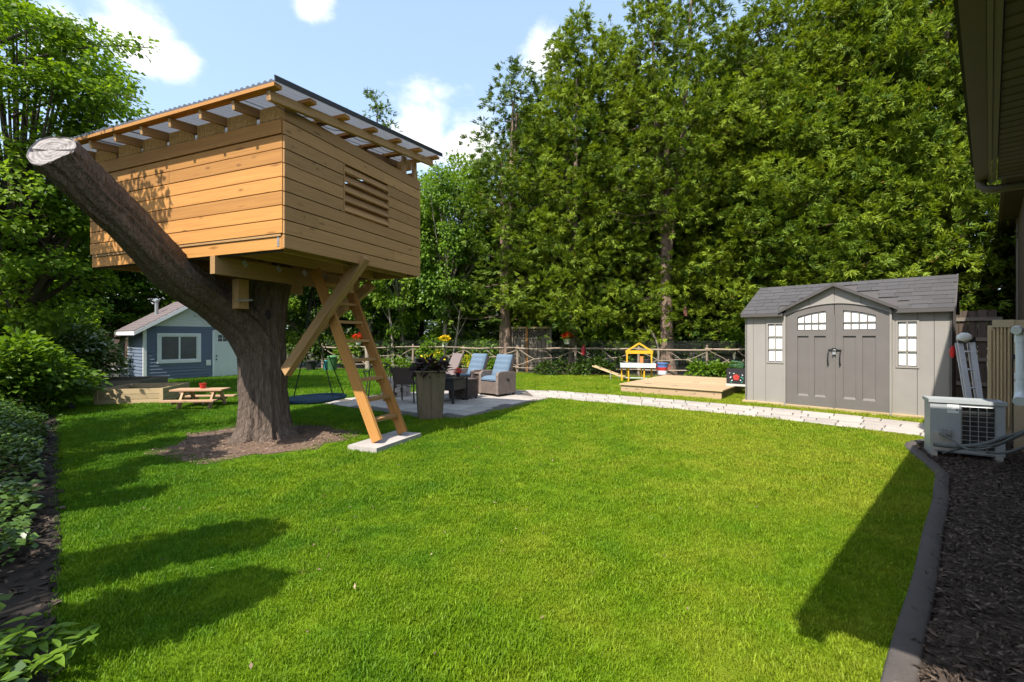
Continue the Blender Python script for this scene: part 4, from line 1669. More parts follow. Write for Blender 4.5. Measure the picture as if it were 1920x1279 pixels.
M_bshin = mat('mauve_shingle', (.125, .10, .10), .95, .3, 14, .7, scale2=70)
for x_lo, x_hi in ((-OV, GA), (BW + OV, GA)):
    zlo = BE - .02 - (OV * (BR - BE) / GA if x_lo < 0 else OV * (BR - BE) / (BW - GA))
    # courses of shingle as low steps
    n = 11
    for i in range(n):
        t0, t1 = i / n, (i + 1) / n
        xa, xb = x_lo + (x_hi - x_lo) * t0, x_lo + (x_hi - x_lo) * t1
        za, zb_ = zlo + (BR + .05 - zlo) * t0, zlo + (BR + .05 - zlo) * t1
        s_ = 1 if x_lo < 0 else -1
        mb.extrude([(xa, -OV - .02, za + .055), (xb, -OV - .02, zb_ + .045), (xb, -OV - .02, zb_ + .02), (xa, -OV - .02, za + .02)][::s_], (0, BD + 2 * OV, 0))
mb.build('roof', M_bshin, bs)['kind'] = 'stuff'
mb = MB()
zl = BE - .02 - OV * (BR - BE) / GA
zr_ = BE - .02 - OV * (BR - BE) / (BW - GA)
mb.extrude([(-OV, -OV - .035, zl - .09), (-OV, -OV - .035, zl + .025), (GA, -OV - .035, BR + .075), (GA, -OV - .035, BR - .05)], (0, .03, 0))
mb.extrude([(BW + OV, -OV - .035, zr_ - .09), (GA, -OV - .035, BR - .05), (GA, -OV - .035, BR + .075), (BW + OV, -OV - .035, zr_ + .025)], (0, .03, 0))
mb.build('barge_board', M_white, bs)
MB().box((-OV + .01, BD / 2, zl - .03), (.03, BD + 2 * OV - .02, .11)).build('fascia', M_white, bs)
mb = MB()
mb.extrude([(-OV, -OV, zl - .06), (0, -OV, BE - .06), (GA, -OV, BR - .03), (GA, -OV, BR - .04), (0, -OV, BE - .075), (-OV, -OV, zl - .08)], (0, OV - .03, 0))
mb.build('soffit', M_white, bs)
MB().tube([(.55, .9, 1.9), (.55, .9, 2.50)], .05, 10).lathe([(.085, 2.50), (.085, 2.56), (.02, 2.60)], (.55, .9, 0), 12).build('flue', M_galv, bs)

# ------------------------------------------------------------------ things on the patio
M_wick = mat('brown_wicker', (.085, .062, .052), .7, .3, 12, .6, scale2=70)
M_wickl = mat('tan_wicker', (.185, .145, .125), .7, .28, 12, .6, scale2=70)
M_cush = mat('blue_cushion', (.105, .155, .215), .9, .14, 6, .3)
M_bronze = mat('bronze_tube', (.05, .04, .034), .45, .2, 6, .05)


def cushion(name, c, size, M, parent, puff=.03, nx=8, ny=8, seam=None):
    """soft slab: rounded edges, puffed faces; size = (x, y, thickness)"""
    mb = MB()
    hx, hy, hz = size[0] / 2, size[1] / 2, size[2] / 2
    M = M or Matrix.Identity(3)
    for sgn in (1, -1):
        for i in range(nx + 1):
            for j in range(ny + 1):
                u, v = 2 * i / nx - 1, 2 * j / ny - 1
                k = max(0, (1 - u ** 6)) ** .5 * max(0, (1 - v ** 6)) ** .5
                z = sgn * (hz * .55 + (hz * .45 + puff) * k) if max(abs(u), abs(v)) < 1 else sgn * hz * .35
                if seam and sgn == 1:
                    for sv in seam:
                        z -= .013 * math.exp(-((v - sv) / .09) ** 2) * k
                mb.v.append(tuple(Vector(c) + M @ Vector((u * hx, v * hy, z))))
    n = (nx + 1) * (ny + 1)
    for s_ in (0, 1):
        for i in range(nx):
            for j in range(ny):
                a = s_ * n + i * (ny + 1) + j
                f = (a, a + ny + 1, a + ny + 2, a + 1)
                mb.f.append(f if s_ == 0 else f[::-1])
    for i in range(nx):
        for a, b in ((i * (ny + 1), (i + 1) * (ny + 1)), (i * (ny + 1) + ny, (i + 1) * (ny + 1) + ny)):
            mb.f.append((a, b, n + b, n + a))
    for j in range(ny):
        for a, b in ((j, j + 1), (nx * (ny + 1) + j, nx * (ny + 1) + j + 1)):
            mb.f.append((a, b, n + b, n + a))
    return mb.build(name, m=M_cush, parent=parent, smooth=True)


def weave(mb, x0, x1, y, z0, z1, step=.022, axis='x', d=.004):
    """proud wicker courses on a flat face"""
    z = z0
    i = 0
    while z < z1:
        if axis == 'x':
            mb.box(((x0 + x1) / 2, y, z + step * .38), (x1 - x0, d * 2, step * .72))
        else:
            mb.box((y, (x0 + x1) / 2, z + step * .38), (d * 2, x1 - x0, step * .72))
        z += step


def recliner(label, loc, rz, group):
    t = thing('wicker_recliner', label, 'armchair', loc, rz, group)
    # local: front at -y
    W_, D_ = .60, .60
    mb = MB().box((0, .0, .19), (W_ - .13, D_ - .02, .26))
    weave(mb, -W_ / 2 + .06, W_ / 2 - .06, -D_ / 2 + .005, .06, .31)
    mb.build('seat_base', M_wickl, t)
    for s_ in (-1, 1):
        mb = MB()
        x = s_ * (W_ / 2 - .035)
        prof = [(-.30, .05), (-.30, .47), (-.27, .525), (-.21, .55), (.10, .55), (.26, .53), (.30, .50), (.30, .05)]
        mb.extrude([(x - .035, a, b) for a, b in prof][::1], (.07, 0, 0))
        weave(mb, -.292, .292, x + s_ * .036, .07, .49, axis='y')
        mb.build('arm', M_wickl, t)
        MB().box((s_ * (W_ / 2 + .008), .03, .36), (.012, .085, .05)).build('recline_lever', M_black, t)
    for sx in (-.26, .26):
        for sy in (-.26, .26):
            MB().box((sx, sy, .03), (.04, .04, .06)).build('foot', M_black, t)
    Mb = Matrix.Rotation(R(68), 3, 'X')
    MB().box((0, .235, .62), (.48, .05, .50), M=Matrix.Rotation(R(-20), 3, 'X')).build('back_frame', M_wick, t)
    cushion('seat_cushion', (0, -.04, .365), (.47, .52, .10), None, t)
    cushion('back_cushion', (0, .17, .64), (.47, .58, .12), Mb, t, nx=12, ny=24, seam=(-.35, .1, .5))
    return t


rz_rec = math.atan2(-.66, .75)
r2 = recliner('blue cushioned wicker recliner farthest from the planter, at the edge of the patio', (-.335, 10.49, .03), rz_rec, 'wicker recliners on the patio')
r1 = dup(r2, (-.955, 11.03, .03), label='blue cushioned wicker recliner between the ottoman and the other recliner')
st = thing('side_table', 'small wicker side table between the two blue recliners', 'table', (-.69, 10.72, .03), rz_rec)
mb = MB().box((0, .05, .25), (.16, .36, .42))
weave(mb, -.075, .075, -.132, .06, .44)
mb.build('base', M_wick, st)
MB().box((0, .04, .485), (.20, .42, .03)).build('table_top', M_wickl, st)
ot = thing('ottoman', 'square brown wicker ottoman in front of the recliners', 'ottoman', (-1.05, 9.90, .03), math.atan2(-.62, .78))
mb = MB().box((0, 0, .22), (.44, .44, .36))
weave(mb, -.22, .22, -.222, .06, .39)
weave(mb, -.22, .22, .222, .06, .39, axis='y')
mb.build('body', M_wick, ot)
MB().box((0, 0, .41), (.47, .47, .03)).build('top', M_wick, ot)
for a in (-.19, .19):
    for b in (-.19, .19):
        MB().box((a, b, .02), (.04, .04, .04)).build('foot', M_black, ot)
ff = thing('flower_pot', 'small pot of red flowers beside the black fire table', 'pot', (-1.10, 9.35, .548))
MB().lathe([(.03, 0), (.045, .07), (.05, .075), (.04, .06)], n=12).build('pot', M_black, ff)
fire = thing('fire_table', 'black square fire table behind the tall planter', 'table', (-1.38, 9.42, .03), math.atan2(-.35, .94))
mb = MB()
mb.box((0, 0, .50), (.78, .70, .035)).box((0, 0, .525), (.34, .30, .02))
mb.build('table_top', M_black, fire)
mb = MB()
for s_ in (-1, 1):
    mb.box((0, s_ * .30, .36), (.70, .02, .20)).box((s_ * .34, 0, .36), (.02, .60, .20))
mb.build('apron', M_black, fire)
for a in (-.35, .35):
    for b in (-.31, .31):
        MB().tube([(a, b, 0), (a, b, .485)], [.028, .022], 10).build('leg', M_black, fire)
MB().tube([(.12, 0, .54), (.0, .0, .55), (-.12, 0, .54)], .025, 8).build('burner', M_bronze, fire)

pln = thing('planter', 'tall square tapered planter of dark purple foliage at the near corner of the patio', 'planter', G(806, 782, .03), R(16))
M_plw = mat('planter_wood', (.145, .110, .068), .8, .35, 9, .3, stretch=(3, 3, .25), scale2=50)
b0, b1, hz = .185, .232, .765
mb = MB()
for k_ in range(4):
    Mr = Matrix.Rotation(k_ * math.pi / 2, 3, 'Z')
    for i in range(2):
        t0, t1 = -1 + i, i
        g = .0022
        poly = [Mr @ Vector((b0 * t0 + g, -b0, .0)), Mr @ Vector((b0 * t1 - g, -b0, .0)), Mr @ Vector((b1 * t1 - g, -b1, hz)), Mr @ Vector((b1 * t0 + g, -b1, hz))]
        pb = MB().extrude(poly, Mr @ Vector((0, .02, 0))).build('board', M_plw, pln)
MB().extrude([(-b0 + .03, -b0 + .03, .02), (b0 - .03, -b0 + .03, .02), (b0 - .03, b0 - .03, .02), (-b0 + .03, b0 - .03, .02)], (0, 0, .66)).build('soil', M_dirt, pln)
mb = MB()
for k_ in range(4):
    Mr = Matrix.Rotation(k_ * math.pi / 2, 3, 'Z')
    mb.box(Mr @ Vector((0, -b1 - .004, hz + .004)), (b1 * 2 + .03, .045, .022), M=Mr)
mb.build('rim', M_plw, pln)

# dining chair seen from behind
dc = thing('wicker_chair', 'dark brown high-backed wicker chair seen from behind, left of the planter', 'chair', (-2.12, 9.30, .03), R(172))
mb = MB().box((0, -.02, .40), (.44, .42, .05))
mb.build('seat', M_wick, dc)
mb = MB()
nb = 20
for i in range(nb):
    z = .38 + i * .0172
    wd = .40 + .06 * i / nb
    y = .18 + .07 * (i / nb) ** 1.2
    mb.box((0, y + .012, z), (wd, .022, .0135))
    mb.box((0, y + .014, z + .008), (wd - .01, .012, .006))
mb.build('backrest', M_wick, dc)
for s_ in (-1, 1):
    MB().tube([(s_ * .21, .20, 0), (s_ * .20, .19, .40), (s_ * .225, .262, .73)], .016, 8).build('leg', M_bronze, dc)
    MB().tube([(s_ * .20, -.22, 0), (s_ * .20, -.20, .40)], .016, 8).build('leg', M_bronze, dc)
    MB().tube([(s_ * .215, .22, .60), (s_ * .235, .0, .60), (s_ * .225, -.18, .58), (s_ * .20, -.20, .42)], .018, 8).build('arm', M_wick, dc)
MB().tube([(-.2, .2, .33), (0, .2, .36), (.2, .2, .33)], .009, 6).build('stretcher', M_bronze, dc)

# cast metal chair behind the ladder
mc = thing('metal_chair', 'bronze metal garden chair with curved arms seen past the ladder', 'chair', (-2.98, 10.25, .03), R(205))
mb = MB().lathe([(.0, .36), (.22, .37), (.24, .38), (.22, .395), (.0, .385)], n=20, cap=False)
mb.build('seat', M_wickl, mc)
bk = [(-.22, .2, .40), (-.235, .24, .56), (-.20, .27, .68), (-.10, .285, .745), (0, .29, .76), (.10, .285, .745), (.20, .27, .68), (.235, .24, .56), (.22, .2, .40)]
mb = MB().tube(smooth_line([Vector(p) for p in bk], 4), .014, 8)
for i in range(9):
    x = -.18 + i * .045
    mb.tube([(x * .9, .20, .41), (x * 1.1, .262, .58), (x, .275 + .01 * (1 - abs(x) / .18), .70 + .05 * (1 - (x / .2) ** 2))], .005, 5)
for z in (.50, .60):
    mb.tube([(-.22, .22 + (z - .5) * .25, z), (0, .255 + (z - .5) * .2, z + .01), (.22, .22 + (z - .5) * .25, z)], .006, 6)
mb.build('backrest', M_bronze, mc)
for s_ in (-1, 1):
    MB().tube(smooth_line([Vector(p) for p in ((s_ * .23, .24, .56), (s_ * .29, .10, .575), (s_ * .31, -.10, .57), (s_ * .29, -.22, .53), (s_ * .25, -.24, .42), (s_ * .23, -.22, .37))], 4), .016, 8).build('arm', M_bronze, mc)
    MB().tube([(s_ * .25, -.24, 0), (s_ * .21, -.19, .37)], .013, 8).build('leg', M_bronze, mc)
    MB().tube([(s_ * .26, .26, 0), (s_ * .21, .18, .37)], .013, 8).build('leg', M_bronze, mc)
sc_ = thing('sling_chair', 'tilted mauve sling chair half hidden behind the planter', 'chair', (-1.52, 10.35, .03), R(-55))
MB().box((0, .22, .66), (.46, .02, .62), M=Matrix.Rotation(R(-24), 3, 'X')).build('backrest', mat('mauve_sling', (.19, .15, .145), .8, .15, 20, .2), sc_)
MB().box((0, -.05, .38), (.46, .46, .02)).build('seat', MATS['mauve_sling'], sc_)
for s_ in (-1, 1):
    MB().tube([(s_ * .24, .10, .36), (s_ * .24, .36, .96)], .013, 8).build('side_rail', M_bronze, sc_)
    MB().tube([(s_ * .24, -.27, 0), (s_ * .24, -.26, .58), (s_ * .24, .18, .60)], .013, 8).build('arm', M_bronze, sc_)
    MB().tube([(s_ * .24, .26, 0), (s_ * .24, .10, .38)], .013, 8).build('leg', M_bronze, sc_)
# block ring by the chair
sr = thing('stone_block_stack', 'low stack of pale garden wall blocks on the patio behind the ladder', 'stone stack', (-2.62, 10.35, .03))
M_blk = mat('wall_block', (.40, .35, .31), .95, .25, 8, .8, rnd=.15)
shp = MB().box((0, 0, 0), (.15, .20, .095)).mesh('wall_block', M_blk)
for j in range(4):
    for i in range(7):
        a = (i + .5 * (j % 2)) * 2 * math.pi / 7
        o = bpy.data.objects.new('block', shp)
        COL.objects.link(o)
        o.parent = sr
        o.location = (.235 * math.cos(a), .235 * math.sin(a), .05 + j * .1)
        o.rotation_euler = (0, 0, a)

# ------------------------------------------------------------------ low deck and the things round it
DA = math.atan2(-.61, .79)
DKO = G(1164, 735.5)
dk = thing('low_deck', 'low bare timber platform on the grass beside the resin shed', 'deck', DKO, DA)
DW, DL = 2.30, 3.3
n = 22
for i in range(n):
    y = (i + .5) * DL / n
    plank('deck_board', (-.03, y - .02, .195 + random.uniform(-.002, .002)), (DW + .03, y - .02, .195 + random.uniform(-.002, .002)), DL / n - .008, .03, M_deckw, dk)
plank('skirt_board', (.0, .02, .088), (DW, .02, .088), .035, .172, M_deckw, dk)
plank('edge_strip', (-.03, -.022, .195), (DW + .03, -.022, .195), .018, .022, M_pale, dk)
plank('skirt_board', (DW - .02, .04, .088), (DW - .02, DL - .02, .088), .035, .172, M_greyw, dk)
plank('skirt_board', (.02, .04, .088), (.02, DL - .02, .088), .035, .172, M_deckw, dk)
plank('skirt_board', (.0, DL - .02, .088), (DW, DL - .02, .088), .035, .172, M_deckw, dk)
for i in range(6):
    MB().box((.15 + i * .4, .0005, .10 + .02 * (i % 2)), (.018, .004, .018)).build('screw', M_black, dk)
for x, y in ((.55, .35), (1.2, .33), (1.35, 1.5)):
    MB().box((x, y, .2125), (.14, .05, .006)).build('recessed_handle', M_greyw, dk)
EXCL.append([tuple((DKO + Matrix.Rotation(DA, 3, 'Z') @ Vector(p)).xy) for p in ((0, 0, 0), (DW, 0, 0), (DW, DL, 0), (0, DL, 0))])

M_yel = mat('yellow_paint', (.62, .33, .018), .5, .1, 5, .03)
ps = thing('play_stand', 'yellow toy market stand with gabled frame and white tray, left of the timber platform', 'toy stand', G(1199, 716), R(-12))
W_, H1, H2, HG = .52, .46, .92, 1.20
sc2 = .93
for x in (-.36, .36):
    MB().box((x + .0, .16, .46 * 1), (.045, .045, .92)).build('post', M_yel, ps)
for x in (-.42, .40):
    MB().box((x * .55 - .10, -.22, .215), (.04, .04, .43)).build('leg', M_yel, ps)
MB().box((-.52, -.05, .215), (.04, .04, .43)).build('leg', M_yel, ps)
MB().box((.05, -.05, .215), (.04, .04, .43)).build('leg', M_yel, ps)
for s_ in (-1, 1):
    MB().beam((s_ * .40, .16, .90), (0, .16, 1.16), .045, .05).build('gable_rail', M_yel, ps)
MB().box((0, .16, .89), (.80, .05, .10)).build('cross_rail', M_yel, ps)
M_tray = mat('pale_tray', (.50, .56, .53), .5, .1, 5, .03)
mb = MB().box((-.06, -.10, .47), (.98, .40, .02)).box((-.06, -.305, .51), (1.0, .02, .13)).box((-.06, .11, .51), (1.0, .02, .10)).box((-.555, -.10, .51), (.02, .40, .12)).box((.435, -.10, .51), (.02, .40, .12))
mb.build('tray', M_tray, ps)
MB().box((.06, .0, .64), (.10, .05, .26)).build('side_board', mat('orange_ply', (.42, .17, .05), .7), ps)
MB().box((-.1, -.05, .13), (.60, .30, .02)).build('shelf', M_tray, ps)
MB().lathe([(.10, 0), (.11, .02), (.11, .18), (.09, .20)], (.22, -.05, .49), 14).build('steel_pot', M_black, ps)
MB().lathe([(.12, 0), (.135, .10)], (-.30, -.08, .49), 14).build('toy_basin', M_galv, ps)

bk_ = thing('striped_bucket', 'blue and white bucket with a red band on the far edge of the timber platform', 'bucket', G(1247, 703, .2) + Vector((0, .25, 0)))
MB().lathe([(.135, 0), (.145, .12)], n=20).build('lower_band', mat('bucket_white', (.62, .66, .74), .5), bk_, True)
MB().lathe([(.146, .12), (.155, .22)], n=20).build('red_band', mat('bucket_red', (.42, .035, .03), .5), bk_, True)
MB().lathe([(.156, .22), (.165, .32), (.176, .33), (.176, .345), (.150, .35)], n=20).build('rim', mat('bucket_blue', (.10, .20, .48), .5), bk_, True)
mb = MB()
for s_ in (-1, 1):
    mb.tube([(s_ * .17, 0, .30), (s_ * .22, -.02, .24), (s_ * .20, -.03, .16), (s_ * .16, 0, .12)], .014, 6)
mb.build('handles', MATS['bucket_red'], bk_)

pc = thing('flower_crate', 'black painted crate with red and white flower decoration, hard against the resin shed', 'crate', G(1384, 724.5, .21) + Vector((-.02, .05, 0)), R(-35))
M_blkp = mat('black_paint', (.018, .018, .020), .55, .2, 8, .1)
MB().box((0, .17, .22), (.42, .34, .36)).build('box', M_blkp, pc)
MB().box((0, .17, .025), (.44, .36, .05)).build('base', mat('crate_pale', (.50, .48, .44), .7), pc)
mb = MB()
for i in range(5):
    a = i * 2 * math.pi / 5 + .3
    mb.lathe([(.0, 0), (.035, .0), (.03, .008), (0, .012)], (0, 0, 0), 8, False)
    for q in range(len(mb.v) - 32, len(mb.v)):
        x, y, z = mb.v[q]
        mb.v[q] = (x + .04 * math.cos(a) + .0, -.001 - z, y + .04 * math.sin(a) + .20)
mb.build('painted_flower', mat('flower_red', (.45, .04, .03), .6), pc)
mb = MB()
for x, z, s_ in ((-.12, .20, .04), (-.09, .13, .03), (.09, .14, .03), (-.05, .29, .03), (.13, .26, .03), (-.14, .30, .025)):
    mb.box((x, -.003, z), (s_, .004, s_ * .55), M=Matrix.Rotation(x * 7, 3, 'Y'))
mb.build('painted_petal', mat('petal_white', (.66, .66, .66), .6), pc)
mb = MB()
for x, z in ((.11, .21), (.14, .185), (.12, .10), (-.11, .09)):
    mb.box((x, -.003, z), (.04, .004, .02), M=Matrix.Rotation(-x * 9, 3, 'Y'))
mb.build('painted_leaf', mat('leaf_teal', (.03, .25, .17), .6), pc)
hs_ = thing('garden_hose', 'coiled green garden hose lying on top of the black flower crate', 'hose', pc.location + Vector((.10, .16, .41)))
pts = []
for i in range(64):
    a = i * .33
    r = .16 + .015 * math.sin(i * 1.7)
    pts.append((r * math.cos(a), r * .8 * math.sin(a), .012 + .0022 * i + .05 * max(0, math.sin(a * .5)) * (i / 64)))
MB().tube(pts, .013, 7).build('coil', mat('hose_green', (.03, .10, .045), .45), hs_, True)
M_bin = mat('bin_blue', (.07, .21, .46), .5, .1, 4, .03)
bb = thing('recycling_bin', 'blue recycling bin with a white lid edge behind the black crate', 'bin', (7.55, 14.0, .0), R(-30))
MB().extrude([(-.20, -.2, 0), (.20, -.2, 0), (.20, .2, 0), (-.20, .2, 0)], (0, 0, .58)).build('body', M_bin, bb)
MB().box((0, 0, .60), (.46, .46, .045)).build('rim', mat('bin_white', (.62, .66, .70), .5), bb)
MB().extrude([(-.22, -.22, .625), (-.22, .22, .625), (-.19, .19, .72), (-.19, -.19, .72)], (.43, 0, 0)).build('lid', M_bin, bb)
tr_ = thing('wheeled_trolley', 'old wooden trolley frame on the grass left of the play stand', 'trolley', G(1142, 712), R(-28))
MB().beam((-.55, 0, .42), (.55, 0, .06), .04, .035).build('shaft', M_pale, tr_)
MB().beam((-.55, .25, .42), (.55, .25, .06), .04, .035).build('shaft', M_pale, tr_)
for x, z in ((.0, .24), (.25, .16), (-.35, .36)):
    MB().beam((x, 0, z), (x, .25, z), .035, .03).build('rung', M_pale, tr_)
MB().beam((.05, 0, .22), (.05, 0, .0), .03, .03).build('leg', M_galv, tr_)
MB().beam((.15, .25, .20), (.30, .25, .0), .03, .03).build('leg', M_galv, tr_)

# rubbish bins at the far end
for nm, lab, px, v, w_, h_, col, cat in (('garden_bin', 'green wheeled garden bin at the back fence behind the treehouse ladder', 623, 696, .36, .62, (.055, .14, .055), 'bin'),
                                        ('compost_bin', 'black compost tub at the back fence beside the trunk', 583, 695, .36, .42, (.02, .02, .02), 'tub'),
                                        ('water_can', 'narrow teal container between the black tub and the green bin', 611, 695, .17, .42, (.02, .14, .15), 'container')):
    t = thing(nm, lab, cat, G(px, v))
    m = mat(nm + '_plastic', col, .5, .15, 5, .05)
    MB().lathe([(w_ * .40, 0), (w_ * .46, .1), (w_ * .5, h_ * .85), (w_ * .52, h_ * .88)], n=16).build('body', m, t, True)
    MB().lathe([(w_ * .54, h_ * .88), (w_ * .55, h_ * .93), (w_ * .42, h_), (.0, h_ * 1.01)], n=16).build('lid', mat(nm + '_lid', sc(col, 1.5), .45, .1, 5, .05), t, True)
    MB().box((0, -w_ * .56, h_ * .9), (w_ * .4, .03, .03)).build('handle', m, t)

# ------------------------------------------------------------------ raised beds, small picnic table
def raised_bed(label, loc, rz, L_, D_, h_, rows_, m):
    t = thing('raised_bed', label, 'planter bed', loc, rz, None)
    bh = h_ / rows_
    for i in range(rows_):
        z = bh * (i + .5)
        plank('plank', (.0, .02, z), (L_, .02, z), .038, bh - .006, m, t)
        plank('plank', (.0, D_ - .02, z), (L_, D_ - .02, z), .038, bh - .006, m, t)
        plank('plank', (.02, .04, z), (.02, D_ - .04, z), .038, bh - .006, m, t)
        plank('plank', (L_ - .02, .04, z), (L_ - .02, D_ - .04, z), .038, bh - .006, m, t)
    for x in (.0 + .01, L_ - .01):
        plank('corner_post', (x, -.012, .0), (x, -.012, h_ + .006), .06, .025, m, t, up=(0, 1, 0))
    for x, y in ((.09, .09), (L_ - .09, .09), (.09, D_ - .09), (L_ - .09, D_ - .09)):
        plank('corner_brace', (x - .06 if x < L_ / 2 else x + .06, y, h_ - .03), (x, y + .0 + (.10 if y < D_ / 2 else -.10), h_ - .03), .04, .04, m, t)
    MB().box((L_ / 2, D_ / 2, h_ * .30), (L_ - .08, D_ - .08, h_ * .5)).build('soil', M_dirt, t)
    EXCL.append([tuple((Vector(loc) + Matrix.Rotation(rz, 3, 'Z') @ Vector(p)).xy) for p in ((0, 0, 0), (L_, 0, 0), (L_, D_, 0), (0, D_, 0))])
    return t


raised_bed('pale new timber raised bed of three planks a side, left of the small picnic table', (-8.19, 9.02, 0), math.atan2(.24, .97), 1.14, 1.25, .315, 3, M_pale)
raised_bed('older timber raised bed behind the pale one, beside the blue shed', (-10.2, 10.45, 0), math.atan2(.24, .97), 1.5, 1.3, .33, 3, M_greyw)

pt = thing('picnic_table', 'small wooden childrens picnic table on the lawn near the blue shed', 'picnic table', G(376, 764), R(6))
mred = wood('picnic_timber', (.44, .27, .165), (.30, .175, .105), .12)
Lp = .92
for j in range(4):
    plank('top_board', (-Lp / 2, -.135 + j * .09, .345), (Lp / 2, -.135 + j * .09, .345), .083, .028, mred, pt)
for s_ in (-1, 1):
    for j in range(2):
        plank('seat_board', (-Lp / 2, s_ * (.335 + j * .085), .175), (Lp / 2, s_ * (.335 + j * .085), .175), .078, .026, mred, pt)
    x = s_ * .27
    plank('cross_rail', (x, -.42, .145), (x, .42, .145), .035, .06, mred, pt)
    plank('cleat', (x, -.16, .315), (x, .16, .315), .035, .05, mred, pt)
    for q in (-1, 1):
        plank('leg', (x + .036, q * .10, .33), (x + .036, q * .30, .0), .035, .075, mred, pt, up=(0, 1, 0))
rp = thing('red_pot', 'small red pot standing on the childrens picnic table', 'pot', pt.location + Vector((.02, .04, .36)))
M_redp = mat('red_pot_plastic', (.42, .025, .02), .4, .1, 5, .02)
MB().lathe([(.042, 0), (.058, .085), (.062, .085), (.062, .10), (.052, .10), (.045, .05)], n=18).build('body', M_redp, rp, True)
MB().lathe([(.0, .07), (.05, .072)], n=12, cap=False).build('soil', M_dirt, rp)
gt = thing('grey_tub', 'grey storage tub in the shade beside the blue shed wall', 'tub', (-11.9, 13.55, 0), R(20))
MB().extrude([(-.32, -.25, .0), (.32, -.25, .0), (.36, -.28, .38), (-.36, -.28, .38)], (0, .5, 0)).build('body', mat('grey_tub_plastic', (.13, .13, .125), .6), gt)
MB().box((0, -.02, .395), (.78, .60, .03)).build('lid', mat('grey_tub_lid', (.20, .20, .20), .6), gt)
st_ = MB().blob((0, 0, 0), (.06, .05, .075), 10, 7, .18, 5).build('garden_stone', mat('dark_stone', (.04, .04, .042), .9, .3, 20, .6), None, True, loc=G(133, 764, .05))
tag(st_, 'small dark stone on the grass in front of the older raised bed', 'stone')

# ------------------------------------------------------------------ rustic stick fence with wire behind
def fY(x):
    return 17.3 - .31 * x


fx0, fx1 = -8.2, 8.6
fence = thing('stick_fence', 'rustic fence of peeled sticks with wire netting in front of the trees', 'fence', (0, 17.3, 0))


def fp(x, z, off=0.0):
    return Vector((x, fY(x) - 17.3 - off, z))


def stick(name, p, q, r, m=M_stick, parent=None, bend=.03):
    p, q = Vector(p), Vector(q)
    k_ = [p.lerp(q, t) + Vector((random.uniform(-bend, bend) if 0 < t < 1 else 0, 0, random.uniform(-bend, bend) if 0 < t < 1 else 0)) for t in (0, .33, .66, 1)]
    c = (p + q) / 2
    mb = MB().tube([v - c for v in k_], [r * random.uniform(.9, 1.15), r, r * .95, r * .8], 6)
    return mb.build(name, m, parent or fence, True, loc=c)


xs = [fx0 + i * (fx1 - fx0) / 8 for i in range(9)]
for x in xs:
    stick('post', fp(x, 0), fp(x, 1.02 + random.uniform(-.03, .08)), .045, bend=.01)
for a, b in zip(xs[:-1], xs[1:]):
    stick('top_rail', fp(a - .08, .94 + random.uniform(-.03, .03), .05), fp(b + .08, .94 + random.uniform(-.03, .03), .05), .032)
    stick('bottom_rail', fp(a - .05, .20 + random.uniform(-.03, .03), .05), fp(b + .05, .22 + random.uniform(-.03, .03), .05), .024)
    m_ = (a + b) / 2
    for p, q in (((a, .88), (a + (b - a) * .30, .56)), ((a + (b - a) * .30, .56), (a, .26)), ((a + (b - a) * .28, .56), (a + (b - a) * .72, .60)), ((a + (b - a) * .70, .60), (b, .88)), ((a + (b - a) * .70, .58), (b, .26)), ((a + (b - a) * .42, .9), (a + (b - a) * .62, .58)), ((a + (b - a) * .38, .24), (a + (b - a) * .5, .58))):
        stick('diagonal_stick', fp(p[0], p[1] + random.uniform(-.05, .05), .03), fp(q[0], q[1] + random.uniform(-.05, .05), .03), random.uniform(.013, .022))
mb = MB()
st2 = .085
n = int((fx1 - fx0) / st2)
hh = 1.22
for i in range(-int(hh / st2), n):
    for sgn in (1, -1):
        xa = fx0 + i * st2 if sgn == 1 else fx0 + (i) * st2 + hh
        xb = xa + sgn * hh
        za, zb2 = .03, hh
        lo_x, hi_x = fx0, fx1
        t0, t1 = 0., 1.
        if min(xa, xb) < lo_x or max(xa, xb) > hi_x:
            continue
        mb.tube([fp(xa, za, -.10), fp(xb, zb2, -.10)], .0019, 3, False)
o = mb.build('wire_netting', mat('netting_wire', (.12, .13, .12), .5, .1, 5, 0), fence)
o['kind'] = 'stuff'

# weathered board fence with lattice top (neighbour's), behind the sticks
M_fb = M_greyw
bf = thing('board_fence', 'weathered board fence with a lattice top between the cedar trunks', 'fence', (0.1, 18.3, 0), R(-17))
for i in range(9):
    x = i * .17
    plank('board', (x, .0, .05), (x, .0, 1.28 + random.uniform(-.02, .02)), .15, .02, M_fb, bf, up=(0, 1, 0))
plank('rail', (-.1, -.025, 1.30), (1.5, -.025, 1.30), .03, .07, M_fb, bf)
plank('rail', (-.1, -.025, 1.72), (1.5, -.025, 1.72), .03, .07, M_pale, bf)
plank('rail', (-.1, -.025, .35), (1.5, -.025, .35), .03, .07, M_fb, bf)
for x in (-.08, .52, 1.48):
    plank('post', (x, -.035, 0), (x, -.035, 1.78), .09, .06, M_cedar if x == .52 else M_fb, bf, up=(0, 1, 0))
mb = MB()
for i in range(-3, 10):
    for s_ in (1, -1):
        xa = i * .14
        xb = xa + .40
        za, zb2 = (1.33, 1.70) if s_ == 1 else (1.70, 1.33)
        if xa < -.08:
            za += (zb2 - za) * ((-.08 - xa) / .4)
            xa = -.08
        if xb > 1.48:
            zb2 = za + (zb2 - za) * ((1.48 - xa) / (xb - xa))
            xb = 1.48
        if xb - xa > .05:
            mb.beam((xa, -.006 * s_, za), (xb, -.006 * s_, zb2), .006, .03)
o = mb.build('lattice', M_fb, bf)
o['kind'] = 'stuff'
